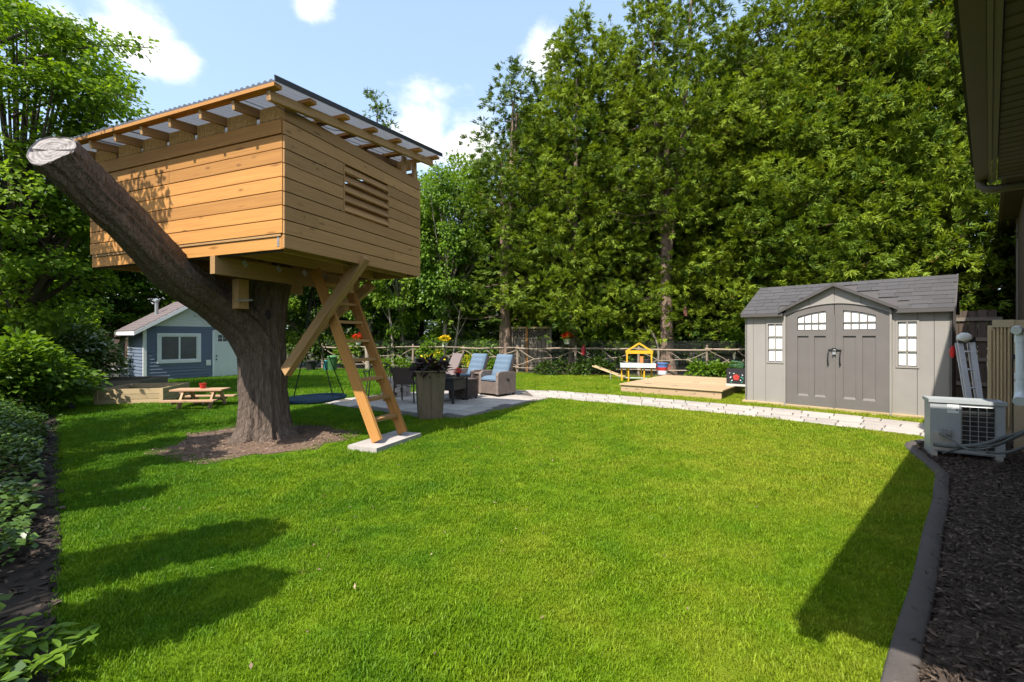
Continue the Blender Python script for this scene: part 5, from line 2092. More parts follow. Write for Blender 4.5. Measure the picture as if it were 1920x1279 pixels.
# dark fence and stacked firewood in the gap between resin shed and house
df = thing('dark_fence', 'dark brown board fence closing the gap behind the resin shed', 'fence', (8.5, 12.2, 0), R(-46))
M_dkw = wood('dark_stained_board', (.085, .06, .045), (.045, .032, .025), .2)
for i in range(22):
    x = -.2 + i * .15
    plank('board', (x, 0, .0), (x, 0, 1.95 + random.uniform(-.02, .02)), .14, .02, M_dkw, df, up=(0, 1, 0))
for z in (.3, .85, 1.3, 1.75):
    plank('rail', (-.3, -.03, z), (3.1, -.03, z), .04, .08, M_greyw, df)
fw = thing('firewood_pile', 'small pile of split firewood in the gap between shed and house', 'firewood', (8.0, 10.0, 0), R(-45))
for j in range(4):
    for i in range(6 - (j % 2)):
        MB().tube([(0, 0, 0), (0, .4, 0)], .055, 7).build('log', M_pale, fw, loc=((i - 2.5) * .11 + .055 * (j % 2), 0, .06 + j * .10))
pp = thing('lumber_stack', 'loose dark poles leaning on the fence in the gap behind the ladder', 'poles', (8.9, 11.0, 0), R(-45))
for i in range(5):
    stick('pole', (i * .16 - .3, 0, .0), (i * .12 - .5 + .15 * (i % 3), .45, 1.5 + .12 * (i % 2)), .03, M_greyw, pp)

# ------------------------------------------------------------------ vegetation
L_cedar = leafmat('cedar_spray', (.040, .092, .010), (.245, .325, .024), .34, .2, .55, (.22, .13, .03))
L_cedar_d = leafmat('cedar_spray_dark', (.032, .072, .010), (.150, .220, .022), .28, .2, .55, (.20, .12, .03))
L_maple = leafmat('maple_leaf', (.065, .145, .010), (.240, .360, .024), .52, .25, .5)
L_fresh = leafmat('fresh_leaf', (.050, .125, .010), (.170, .280, .022), .40, .3, .45)
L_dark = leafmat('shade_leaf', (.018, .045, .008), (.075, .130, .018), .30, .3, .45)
L_ivy = leafmat('ivy_leaf', (.030, .075, .014), (.115, .195, .035), .25, .45, .35, (.30, .34, .20))
L_white = leafmat('white_blossom_leaf', (.040, .100, .012), (.130, .200, .030), .35, .3, .45, (.72, .72, .62))
L_yel = leafmat('yellow_blossom', (.06, .15, .012), (.16, .25, .02), .35, .3, .45, (.75, .56, .02))
L_yel2 = leafmat('yellow_petal', (.62, .42, .01), (.80, .60, .03), .3, .2, .5)
L_red = leafmat('red_petal', (.45, .015, .012), (.70, .05, .02), .3, .2, .5)
L_purple = leafmat('purple_leaf', (.020, .014, .018), (.075, .035, .045), .2, .3, .4)


def spray_clump(rng, c, out, n, rad, ln, wd, droop, flat=.6):
    """n leaf sprays over an ellipsoid clump at c, growing along `out`"""
    p = unit(rng.normal(0, 1, (n, 3)))
    rr = rad * rng.uniform(.25, 1.0, (n, 1)) ** .6
    p = p * rr
    p[:, 2] *= flat
    d = unit(p + out[None, :] * rad * .8 + rng.normal(0, .35 * rad, (n, 3)))
    d[:, 2] -= droop * rng.uniform(.2, 1.4, n)
    nr = unit(np.column_stack([rng.normal(0, .5, n), rng.normal(0, .5, n), np.ones(n)]) + out[None, :] * .5)
    return leaves(c[None, :] + p, d, nr, ln * rng.uniform(.55, 1.3, n), wd * rng.uniform(.6, 1.3, n), .22)


def cedar_clump(rng, c, out, n, rad, ln, wd):
    """a shaggy bough end: a handful of small tufts, each a fan of scale-leaf sprays from one twig"""
    k = max(3, int(n / 18))
    q = unit(rng.normal(0, 1, (k, 3))) * (rad * rng.uniform(.35, 1.0, (k, 1)))
    q[:, 2] *= .8
    q[:, 2] -= .4 * (q[:, 0] ** 2 + q[:, 1] ** 2) / max(rad, .1)
    sd = unit(q + out[None, :] * rad * .7 + rng.normal(0, .3 * rad, (k, 3)))
    sd[:, 2] += rng.uniform(-.75, .45, k)
    idx = rng.integers(0, k, n)
    fan = unit(np.cross(sd, rng.normal(0, 1, (k, 3)) + np.array([0, 0, .8])))     # the plane each fan lies in
    sp = rng.normal(0, .55, (n, 1))
    d = unit(unit(sd)[idx] + fan[idx] * sp + rng.normal(0, .22, (n, 3)))
    base = c[None, :] + q[idx] + d * rng.uniform(-.02, .07, (n, 1)) + rng.normal(0, .018, (n, 3))
    nr = unit(np.cross(unit(sd)[idx], fan[idx]) + rng.normal(0, .38, (n, 3)))
    return leaves(base, d, nr, ln * rng.uniform(.5, 1.4, n), wd * rng.uniform(.6, 1.3, n), .15), rng.normal(0, .10, k)[idx]


def cedar_mesh(name, seed, H, Rr, base, nb, per, m, sparse=1.0, ln=.122, wd=.033, tops=1, tintb=0.0, bare=0.0):
    rng = np.random.default_rng(seed)
    V, T = [], []
    wood_ = MB()
    leaders = [(0, 0, H)] if tops == 1 else [(rng.uniform(-.9, .9), rng.uniform(-.6, .6), H * rng.uniform(.82, 1)) for _ in range(tops)]
    lump = rng.uniform(0, 6.28, 4)
    for b in range(nb):
        t = (b + rng.uniform(0, 1)) / nb
        lx, ly, lh = leaders[b % len(leaders)]
        h = base + (lh - base) * t ** .95
        prof = (1 - t ** 1.7) ** .8 * (.70 + .30 * min(1, t / .14)) + .06
        az = b * 2.399 + rng.uniform(-.6, .6)
        r = Rr * prof * rng.uniform(.55, 1.2) * (1 + .16 * math.sin(2 * az + lump[0] + 5 * t) + .12 * math.sin(11 * t + lump[1]))
        o = np.array([math.cos(az), math.sin(az), 0])
        if h - .1 * r < bare and o[1] < .35:
            continue
        x0 = np.array([lx * t, ly * t, h - .12 * r])
        ncl = max(2, int(r / .40) + 1)
        tb_ = rng.normal(.5 + tintb, .13)
        for k_ in range(ncl):
            s = (.25 + .75 * (k_ + 1) / ncl)
            sag = -.10 * r * s + .28 * r * (s - .45) ** 2
            side = np.array([-o[1], o[0], 0]) * rng.normal(0, .22) * r * s
            c = x0 + o * r * s + side + np.array([0, 0, sag + rng.normal(0, .14)])
            n = int(per * rng.uniform(.5, 1.4) * sparse * (1.2 if k_ == ncl - 1 else .6))
            rad = rng.choice([.20, .28, .40], p=[.3, .4, .3]) * rng.uniform(.8, 1.15) * (.7 + .3 * min(1, r))
            n = int(n * (rad / .28) ** 1.5)
            cv, ct = cedar_clump(rng, c, o * .8 + np.array([0, 0, .2]), n, rad, ln, wd)
            V.append(cv)
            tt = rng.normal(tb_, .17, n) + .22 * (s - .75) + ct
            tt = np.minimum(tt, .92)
            tt[rng.uniform(0, 1, n) < .006] = 1
            T.append(tt)
        if b % 2 == 0 and r > .5:
            e = x0 + o * r * .9 + np.array([0, 0, -.08 * r])
            wood_.tube([x0, (x0 + e) / 2 + np.array([0, 0, -.07 * r]), e], [.022, .014, .006], 4, False)
    return quads_mesh(name, np.concatenate(V), np.concatenate(T), m), wood_, leaders


def trunk_mesh(H, r0, seed, mat_, extra, base_flare=1.5, kink=.06, leaders=None):
    rng = np.random.default_rng(seed)
    pts, rr = [], []
    n = 16
    for i in range(n + 1):
        t = i / n
        pts.append(Vector((kink * math.sin(3 * t + seed), kink * math.cos(2.3 * t + seed) - kink, H * (.72 if leaders and len(leaders) > 1 else .95) * t - .03)))
        rr.append(r0 * (1 - .85 * t) * (1 + (base_flare - 1) * math.exp(-t * H / .35)))
    mb = MB().tube(pts, rr, 14, True, 1, lambda th, i: 1 + .05 * math.sin(7 * th + i * .6) + .05 * math.sin(3 * th + 1 + i * .2) + .04 * rng.uniform(-1, 1))
    if leaders and len(leaders) > 1:
        for lx, ly, lh in leaders:
            mb.tube([(0, 0, H * .25), (lx * .5, ly * .5, H * .5), (lx * .8, ly * .8, lh * .86)], [r0 * .6, r0 * .4, .03], 8, False)
    mb.add(extra.v, extra.f)
    return mb.mesh('trunk', mat_, True)


def plant_tree(name, label, loc, rz, tm, cm, scale=(1, 1, 1), group=None, cat='tree', crown='crown'):
    t = thing(name, label, cat, loc, rz, group)
    t.scale = scale
    for nm, me in (('trunk', tm), (crown, cm)):
        o = bpy.data.objects.new(nm, me)
        COL.objects.link(o)
        o.parent = t
    return t


CED = []
for i, (H, Rr, base, nb, per, m, sp, tops, bare) in enumerate(((13.0, 2.5, 2.1, 330, 158, L_cedar, 1.0, 2, 0), (15.0, 2.6, 2.0, 340, 158, L_cedar, 1.0, 2, 0), (12.0, 2.0, 2.2, 230, 110, L_cedar_d, .9, 3, 0),
                                                              (14.0, 2.6, 1.1, 340, 158, L_cedar, 1.0, 3, 0), (15.5, 2.6, 2.2, 320, 158, L_cedar, 1.0, 2, 4.9))):
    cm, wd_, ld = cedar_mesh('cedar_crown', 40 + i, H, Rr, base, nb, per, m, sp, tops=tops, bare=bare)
    CED.append((trunk_mesh(H, .20 + .02 * (i == 4), 50 + i, M_bark_ced, wd_, leaders=ld), cm, H))
    print('cedar', i, len(cm.polygons))

front = [  # px, depth, kind, height, width, label
    (945, 18.4, 2, 12.3, 1.3, 'thin-topped cedar standing apart at the left end of the tall cedar wall'),
    (1075, 17.7, 0, 13.3, 1.1, 'tall cedar with a trunk behind the hanging red flower basket'),
    (1165, 18.5, 3, 15.5, 1.15, 'cedar rising between the red basket trunk and the thick bare trunk'),
    (1250, 16.6, 4, 16.0, 1.12, 'tall cedar with a thick bare reddish trunk behind the yellow play stand'),
    (1355, 17.6, 3, 15.0, 1.12, 'cedar with low boughs behind the timber platform, right of the thick bare trunk'),
    (1440, 16.0, 0, 13.4, 1.18, 'cedar behind the left end of the resin shed'),
    (1535, 15.2, 1, 15.5, 1.15, 'cedar directly behind the gabled doors of the resin shed'),
    (1635, 14.8, 3, 16.0, 1.12, 'cedar behind the right-hand window of the resin shed'),
    (1725, 14.4, 0, 17.0, 1.2, 'cedar behind the right corner of the resin shed'),
    (1805, 15.0, 1, 17.0, 1.12, 'cedar nearest the house, filling the gap beside its gutter'),
    (1015, 20.5, 0, 11.8, .9, 'cedar set back between the thin-topped cedar and the red basket cedar'),
]
for j, (px, Y, k_, H, wv, lab) in enumerate(front):
    tm, cm, H0 = CED[k_]
    plant_tree('cedar_tree', lab, ((px - CX) / FPX * Y, Y, 0), 0 if k_ == 4 else j * 1.9, tm, cm, (wv, wv, H / H0), 'tall cedars along the back fence')
SECOND = ['short cedar in the back row behind the thin-topped cedar', 'back-row cedar glimpsed behind the red basket cedar', 'back-row cedar rising behind the thick bare trunk', 'back-row cedar glimpsed above the yellow play stand',
          'back-row cedar glimpsed above the timber platform', 'back-row cedar behind the left roof end of the resin shed', 'back-row cedar high above the resin shed doors', 'back-row cedar above the right roof end of the resin shed']
for j, (x, y, k_, H) in enumerate(((-.2, 22.5, 3, 9.0), (3.0, 22, 3, 12.5), (5.4, 21, 1, 14.5), (7.6, 20.5, 3, 14), (9.6, 19.2, 0, 13.5), (11.6, 18.4, 3, 14), (13.6, 18, 1, 16), (15.0, 20, 3, 16))):
    tm, cm, H0 = CED[k_]
    plant_tree('cedar_tree', SECOND[j], (x, y, 0), j * 2.3 + .7, tm, cm, (1.1, 1.1, H / H0), 'second row of cedars')


def deciduous_mesh(name, seed, crown, ncl, per, m, ln, wd, limbs=True, rad=(.35, .65), r0=.12, base=1.5, ctr=(0, 0), shell=.45, droop=.45):
    """crown = (H, rx, ry, rz): leaf clumps through an ellipsoid, each reached by a limb"""
    rng = np.random.default_rng(seed)
    H, rx, ry, rz_ = crown
    V, T = [], []
    wood_ = MB()
    for i in range(ncl):
        p = unit(rng.normal(0, 1, 3)) * rng.uniform(shell, 1.0) ** .7
        c = np.array([ctr[0] + p[0] * rx, ctr[1] + p[1] * ry, H + p[2] * rz_])
        n = int(per * rng.uniform(.5, 1.4))
        out = unit(np.array([p[0], p[1], .3 * p[2] + .15]))
        V.append(spray_clump(rng, c, out, n, rng.uniform(*rad), ln, wd, droop, .65))
        T.append(np.clip(rng.normal(rng.normal(.48, .12), .2, n), 0, .93))
        if limbs and i % 2 == 0:
            st0 = np.array([ctr[0] * .3, ctr[1] * .3, base + (H - base) * rng.uniform(.15, .75)])
            mid = (st0 + c) / 2 + np.array([0, 0, .12 * rng.uniform(-1, 1.5)])
            wood_.tube([st0, mid, c], [r0 * .45, r0 * .25, .008], 5, False)
    return np.concatenate(V), np.concatenate(T), wood_


# broadleaved trees behind the patio and the blue shed
DEC = []
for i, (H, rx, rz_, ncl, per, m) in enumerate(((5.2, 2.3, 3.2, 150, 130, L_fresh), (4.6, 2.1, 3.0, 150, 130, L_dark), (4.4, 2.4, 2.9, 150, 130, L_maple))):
    V, T, wd_ = deciduous_mesh('crown', 70 + i, (H, rx, rx, rz_), ncl, per, m, .15, .10)
    cm = quads_mesh('crown', V, T, m)
    DEC.append((trunk_mesh(H * 1.15, .13, 80 + i, M_bark_pale if i != 1 else M_bark_dark, wd_, 1.6, .12), cm, H + rz_))
back = [
    (838, 18.8, 0, 8.6, .85, 'slender pale-barked tree behind the yellow hanging basket'),
    (752, 19.2, 2, 7.6, .85, 'pale straight-trunked tree just right of the treehouse ladder'),
    (690, 19.8, 0, 7.0, .85, 'pale leaning tree seen past the top of the ladder'),
    (870, 20.6, 2, 9.6, .9, 'bushy green tree between the pale-barked tree and the thin-topped cedar'),
    (790, 22.0, 1, 8.8, 1.1, 'dark bushy tree behind the two pale-trunked trees'),
    (715, 23.0, 1, 8.4, 1.1, 'dark bushy tree straight behind the treehouse ladder'),
    (620, 21.5, 1, 7.2, 1.1, 'dark bushy tree behind the green garden bin'),
    (550, 21.5, 2, 6.8, 1.1, 'green tree behind the big trunk'),
    (430, 21.0, 1, 6.4, 1.1, 'dark tree behind the white door of the blue shed'),
    (330, 19.5, 2, 6.0, 1.0, 'light green tree behind the flue of the blue shed'),
    (235, 18.5, 0, 5.4, 1.0, 'yellow-green tree behind the low eave of the blue shed'),
    (120, 17.0, 1, 6.2, 1.1, 'dark tree beyond the raised beds'),
    (20, 16.5, 2, 6.5, 1.1, 'green tree at the far left behind the shrubs'),
    (-90, 14.5, 1, 6.5, 1.1, 'dark tree at the left boundary'),
]
for j, (px, Y, k_, H, wv, lab) in enumerate(back):
    tm, cm, H0 = DEC[k_]
    plant_tree('broadleaf_tree', lab, ((px - CX) / FPX * Y, Y, 0), j * 1.3, tm, cm, (wv, wv, H / H0), 'broadleaved trees along the back boundary')
# spruce whose top shows above the treehouse roof
cm, wd_, ld = cedar_mesh('spruce_crown', 61, 14.5, 2.6, 4, 120, 40, L_cedar_d, .75, .22, .05, 1)
plant_tree('spruce_tree', 'dark spruce whose pointed top shows above the treehouse roof', ((705 - CX) / FPX * 24.5, 24.5, 0), .4, trunk_mesh(14.5, .18, 62, M_bark_dark, wd_), cm)
# bare pale stems among them
for j, (u0, v0, u1, v1, Y, r) in enumerate(((737, 690, 727, 560, 18.9, .07), (842, 650, 862, 588, 18.4, .05), (690, 690, 676, 570, 19.0, .10))):
    t = thing('sapling', ['thin pale forked sapling at the fence by the ladder', 'thin pale side stem leaning right of the pale-barked tree', 'pale leaning stem crossing behind the top of the ladder'][j], 'sapling', (*P(u0, v0, Y).xy, 0))
    p0, p1 = P(u0, v0, Y), P(u1, v1, Y)
    p0.z = 0
    b0_ = Vector((p0.x, p0.y, 0))
    MB().tube([p - b0_ for p in smooth_line([b0_, p0.lerp(p1, .5) + Vector((.06, 0, 0)), p1, p1 + (p1 - p0) * .5], 4)], [r * (1 - .05 * i) for i in range(13)], 8, True).build('trunk', M_bark_pale, t, True)
    mb = MB()
    for i in range(4):
        s_ = p0.lerp(p1, .55 + i * .15) - b0_
        mb.tube([s_, s_ + Vector(((-1) ** i * .22, 0, .35)), s_ + Vector(((-1) ** i * .50, .1, .95))], [r * .45, r * .3, .008], 5, False)
    mb.build('branch', M_bark_pale, t, True)
# dead branches on the big bare cedar trunk's neighbours
dbr = thing('dead_branch', 'bare bleached branch propped beside the thick bare cedar trunk', 'branch', (*P(1236, 690, 16.3).xy, 0))
b0_ = dbr.location.copy()
MB().tube([p - b0_ for p in (Vector((b0_.x, b0_.y, 0)), P(1234, 650, 16.3), P(1226, 628, 16.3), P(1214, 612, 16.3))], [.04, .035, .03, .015], 6).tube([P(1230, 636, 16.3) - b0_, P(1212, 618, 16.3) - b0_, P(1208, 612, 16.3) - b0_], [.02, .015, .008], 5).build('stem', M_bark_pale, dbr, True)


def shrub(name, label, loc, size, n, m, ln, wd, seed, group=None, stems=True, cat='shrub', flowers=0.0):
    rng = np.random.default_rng(seed)
    t = thing(name, label, cat, loc, 0, group)
    V, T = [], []
    wood_ = MB()
    ncl = max(8, int(n / 70))
    for i in range(ncl):
        p = unit(rng.normal(0, 1, 3))
        p[2] = abs(p[2]) if rng.uniform() < .8 else p[2] * .6
        p = p * rng.uniform(.5, 1.0)
        c = np.array([p[0] * size[0], p[1] * size[1], size[2] * (.42 + .52 * p[2])])
        k_ = int(n / ncl)
        V.append(spray_clump(rng, c, unit(p + np.array([0, 0, .4])), k_, .20 + .10 * min(size), ln, wd, .4, .8))
        tt = np.clip(rng.normal(rng.normal(.5, .12), .2, k_), 0, .92)
        if flowers:
            tt[rng.uniform(0, 1, k_) < flowers * (1.5 if p[2] > 0 else .5)] = 1
        T.append(tt)
        if i % 2 == 0:
            wood_.tube([(0, 0, 0), c * .5 + np.array([0, 0, .1]), c], [.014, .009, .003], 4, False)
    o = bpy.data.objects.new('foliage', quads_mesh('foliage', np.concatenate(V), np.concatenate(T), m))
    COL.objects.link(o)
    o.parent = t
    if wood_.v:
        wood_.build('stem', M_bark_dark, t)
    return t


under = [(-8.9, 20.6, 1.3, 1.7), (-7.7, 20.8, 1.2, 1.5), (-6.6, 20.2, 1.2, 1.5), (-4.8, 19.8, 1.3, 1.7), (-3.0, 19.2, 1.2, 1.6), (-1.4, 18.9, 1.1, 1.4), (1.9, 18.6, 1.1, 1.5), (3.6, 17.6, 1.2, 1.9), (4.4, 17.3, .9, 1.5), (6.7, 16.6, 1.2, 2.0), (8.2, 15.9, 1.1, 2.2), (9.2, 14.6, 1.0, 2.1), (10.4, 13.4, 1.0, 2.3), (11.6, 13.2, 1.1, 2.3)]
for j, (x, y, r, h) in enumerate(under):
    lab = ['bush behind the lawn between the big trunk and the black tub', 'bush directly behind the green garden bin', 'low leafy undergrowth behind the left end of the stick fence', 'leafy bush behind the fence beside the ladder', 'round bush behind the fence near the pale sapling', 'bush behind the fence right of the pale-barked tree',
           'dark bush beside the lattice board fence', 'bright bush behind the fence left of the play stand', 'small bush at the foot of the thick bare cedar trunk', 'bush behind the timber platform',
           'tall bush behind the blue recycling bin', 'tall bush behind the left edge of the resin shed', 'bush behind the middle of the resin shed', 'bush behind the right end of the resin shed'][j]
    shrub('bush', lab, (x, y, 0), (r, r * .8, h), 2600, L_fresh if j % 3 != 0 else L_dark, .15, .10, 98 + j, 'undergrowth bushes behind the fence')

# left side: maple whose leaves hang into the frame, two more out of view that shade the lawn
V, T, wd_ = deciduous_mesh('crown', 201, (5.0, 2.3, 2.2, 3.9), 230, 170, L_maple, .105, .085, rad=(.3, .52), r0=.14, base=1.0, ctr=(0, 0), shell=.35)
rng = np.random.default_rng(3)
for (a, b) in ((P(60, 110, 8.8), P(285, 90, 8.2)), (P(100, 190, 8.8), P(262, 185, 8.3)), (P(80, 50, 8.6), P(175, 80, 8.4)), (P(90, 250, 8.8), P(180, 230, 8.6))):
    o_ = Vector((-9.9, 9.2, 0))
    pa, pb = a - o_, b - o_
    k_ = smooth_line([pa - Vector((.8, 0, .3)), pa, pa.lerp(pb, .55) + Vector((0, 0, .12)), pb], 4)
    wd_.tube(k_, [.03 - .002 * i for i in range(len(k_))], 5, False)
    for i in range(14):
        t_ = .15 + .85 * (i + .5) / 14
        c = np.array(pa.lerp(pb, t_)) + rng.normal(0, .10, 3) + np.array([0, 0, .10 * math.sin(math.pi * t_)])
        n = int(60 * (1.35 - t_))
        V = np.concatenate([V, spray_clump(rng, c, unit(np.array(pb - pa)), n, .24, .095, .078, .3, .7)])
        T = np.concatenate([T, np.clip(rng.normal(.5, .2, n), 0, .93)])
plant_tree('maple_tree', 'leafy maple at the left with a branch reaching across the sky above the sawn limb', (-9.9, 9.2, 0), 0, trunk_mesh(6.4, .12, 202, M_bark_dark, wd_, 1.5, .1), quads_mesh('crown', V, T, L_maple))
V, T, wd_ = deciduous_mesh('crown', 211, (4.2, 1.25, 1.25, 1.6), 60, 220, L_maple, .10, .085, rad=(.3, .5), r0=.12, base=1.2)
me_c, me_t = quads_mesh('crown', V, T, L_maple), trunk_mesh(5.0, .13, 212, M_bark_dark, wd_, 1.5, .08)
def clump_tree(label, loc, pts, seed, per, rad):
    """a small tree whose leaf clumps sit at given places, each at the end of its own limb"""
    rng = np.random.default_rng(seed)
    lo = Vector(loc)
    V, T, wd_ = [], [], MB()
    for i, p in enumerate(pts):
        q = Vector(p) - lo
        n = int(per * rng.uniform(.6, 1.3))
        V.append(spray_clump(rng, np.array(q), np.array([.5, .1, .1]), n, rad * rng.uniform(.75, 1.25), .10, .085, .4, .6))
        T.append(np.clip(rng.normal(.5, .2, n), 0, .93))
        if i % 2 == 0:
            wd_.tube([(0, 0, 2.2), tuple(q * .5 + Vector((0, 0, 1.3))), tuple(q)], [.045, .025, .006], 5, False)
    return plant_tree('maple_tree', label, loc, 0, trunk_mesh(4.0, .12, seed + 1, M_bark_dark, wd_, 1.5, .06), quads_mesh('crown', np.concatenate(V), np.concatenate(T), L_maple))


UPS = Vector((-.40, -.66, 1.0))


def up_sun(x, y, t):
    return Vector((x, y, 0)) + UPS * t


rr = random.Random(44)
pts = []
for i in range(13):                                   # bough whose shadow is the long upper tongue
    t = i / 12
    pts.append(up_sun(-2.75 + .95 * t + rr.uniform(-.05, .05), 2.52 + .60 * t + rr.uniform(-.10, .10) * (1 - t), 3.0 + rr.uniform(-.3, .5)))
for i in range(10):                                   # lower tongue
    t = i / 9
    pts.append(up_sun(-2.2 + .70 * t + rr.uniform(-.05, .05), 2.02 + .38 * t + rr.uniform(-.08, .08) * (1 - t), 3.0 + rr.uniform(-.3, .5)))
for i in range(30):                                   # body of the crown
    x, y = rr.uniform(-3.4, -1.62), rr.uniform(1.4, 2.55)
    if y > 2.3 + .35 * (x + 2.2) or math.hypot(x + 1.95, y - 1.8) < .42:
        continue
    pts.append(up_sun(x, y, 3.3 + rr.uniform(-.4, .9)))
clump_tree('small maple behind the near end of the groundcover bed', (-4.3, -.6, 0), pts, 231, 280, .21)
pts = []
for i in range(110):
    x, y = rr.uniform(-5.9, -2.75), rr.uniform(3.0, 6.2)
    if x > -2.75 - .5 * abs(y - 3.9) or y < 3.05 - .35 * (x + 3.0) * 0 or x + y < -.3:
        continue
    if math.sin(x * 4.3 + 1) * math.sin(y * 5.1) > .12:
        continue
    pts.append(up_sun(x, y, 3.2 + rr.uniform(-.8, .9)))
clump_tree('maple beside the groundcover bed whose crown shades the lawn edge', (-6.3, 1.6, 0), pts, 241, 170, .19)
# the boundary maple: an open crown whose long bough hangs above the treehouse's sunny wall
rng = np.random.default_rng(31)
mo = Vector((-7.9, 3.6, 0))
V, T, wd_ = deciduous_mesh('crown', 221, (4.4, 1.3, 1.2, 1.5), 34, 150, L_maple, .10, .085, rad=(.25, .42), r0=.12, base=1.2)
bough = []
for i in range(34):
    u, z = rng.uniform(1.5, 3.3), rng.uniform(2.25, 3.35)
    if u < 1.5 + .55 * abs(z - 2.75):
        continue
    t_ = rng.uniform(1.7, 2.3)
    w_ = Vector((-2.25 - .926 * u, 4.5 + .377 * u, z)) + Vector((-.40, -.66, 1.0)) * t_
    bough.append(w_ - mo)
for i, w_ in enumerate(bough):
    n = int(rng.uniform(25, 60))
    V = np.concatenate([V, spray_clump(rng, np.array(w_), np.array([.6, -.1, .1]), n, rng.uniform(.12, .24), .085, .07, .5, .7)])
    T = np.concatenate([T, np.clip(rng.normal(.5, .2, n), 0, .93)])
    if i % 3 == 0:
        wd_.tube([(0, 0, 3.4), tuple(w_ * .55 + Vector((0, 0, 1.9))), tuple(w_)], [.04, .02, .006], 5, False)
plant_tree('maple_tree', 'maple at the left boundary with a bough hanging over the treehouse wall', mo, 0, trunk_mesh(4.6, .13, 222, M_bark_dark, wd_, 1.5, .08), quads_mesh('crown', V, T, L_maple))
# shrubs down the left side
for j, (px, Y, sx, h, n, m, lab, fl_) in enumerate((
        (-10, 7.6, .95, 1.45, 5200, L_fresh, 'bright green leafy shrub at the left edge above the groundcover', 0),
        (75, 8.4, .75, 1.0, 3600, L_fresh, 'low spreading shrub at the lawn corner before the raised beds', 0),
        (120, 10.6, 1.0, 1.75, 5000, L_white, 'white-flecked blossoming shrub beyond the raised beds', .10),
        (60, 10.2, 1.2, 2.1, 4600, L_white, 'tall pale-leaved shrub behind the bright green shrub', .05),
        (105, 14.6, 1.0, 2.2, 4200, L_dark, 'dark shrub in the shade beside the blue shed', 0),
        (-30, 10.4, 1.4, 3.6, 7500, L_maple, 'tall leafy shrub at the far left edge', 0),
        (50, 13.4, 1.5, 3.4, 7500, L_maple, 'large green shrub behind the blossoming shrub', 0))):
    shrub('shrub', lab, ((px - CX) / FPX * Y, Y, 0), (sx, sx, h), n, m, .11 if Y < 9 else .12, .075, 300 + j, 'shrubs along the left boundary', flowers=fl_)

# groundcover bed at the left
GB = [(-1.74, 1.72), (-2.70, 2.75), (-4.0, 4.05), (-5.30, 5.36), (-7.0, 7.1), (-7.75, 7.85), (-10, 7.2), (-9, 4), (-5, .5), (-2.3, -2), (-1.2, .6)]
M_bed = mat('dark_humus', (.022, .016, .012), .95, .5, 8, .9, scale2=70)
structure(sheet('planting_bed', GB, .010, M_bed))
q = scatter_poly(GB, 76000)
rng = np.random.default_rng(77)
# leaves thin out towards the lawn edge and in bare patches
edge = np.abs(q[:, 0] + q[:, 1]) / 1.414
pn_ = .5 + .25 * np.sin(q[:, 0] * 2.1 + 1.2) * np.sin(q[:, 1] * 1.9) + .25 * np.sin(q[:, 0] * 4.3 - q[:, 1] * 3.7)
ok = (edge > .10 + .04 * np.sin(q[:, 1] * 7)) & (rng.uniform(0, 1, len(q)) < np.clip(pn_ * 1.6 - .10, .05, 1)) & (q[:, 1] > 1.0)
bare = (q[:, 1] < 2.5) & (q[:, 1] > 1.75) & (rng.uniform(0, 1, len(q)) > .10)
q = q[ok & ~bare]
n = len(q)
edge = np.abs(q[:, 0] + q[:, 1]) / 1.414
c = np.column_stack([q, rng.uniform(.05, .20, n) + np.clip(edge - .10, 0, .6) * .65 * rng.uniform(.3, 1, n)])
th = rng.uniform(0, 6.28, n)
d = np.column_stack([np.cos(th), np.sin(th), rng.normal(-.1, .25, n)])
nr = unit(np.column_stack([rng.normal(0, .4, n), rng.normal(0, .4, n), np.ones(n)]))
tt = np.clip(rng.normal(.45, .2, n), 0, .92)
tt[rng.uniform(0, 1, n) < .012] = 1
v = leaves(c, d, nr, rng.uniform(.035, .075, n), rng.uniform(.03, .062, n), .15)
o = bpy.data.objects.new('groundcover', quads_mesh('groundcover', v, tt, L_ivy))
COL.objects.link(o)
tag(o, 'low dark green ivy-like groundcover along the left edge of the lawn', 'groundcover', kind='stuff')
chips('fallen_leaves', GB, 9000, .012, .06, .035, leafmat('fallen_leaf', (.014, .010, .008), (.10, .075, .055), 0, .2, .8), 'dark fallen leaves and mulch between the groundcover plants', 'leaf litter')

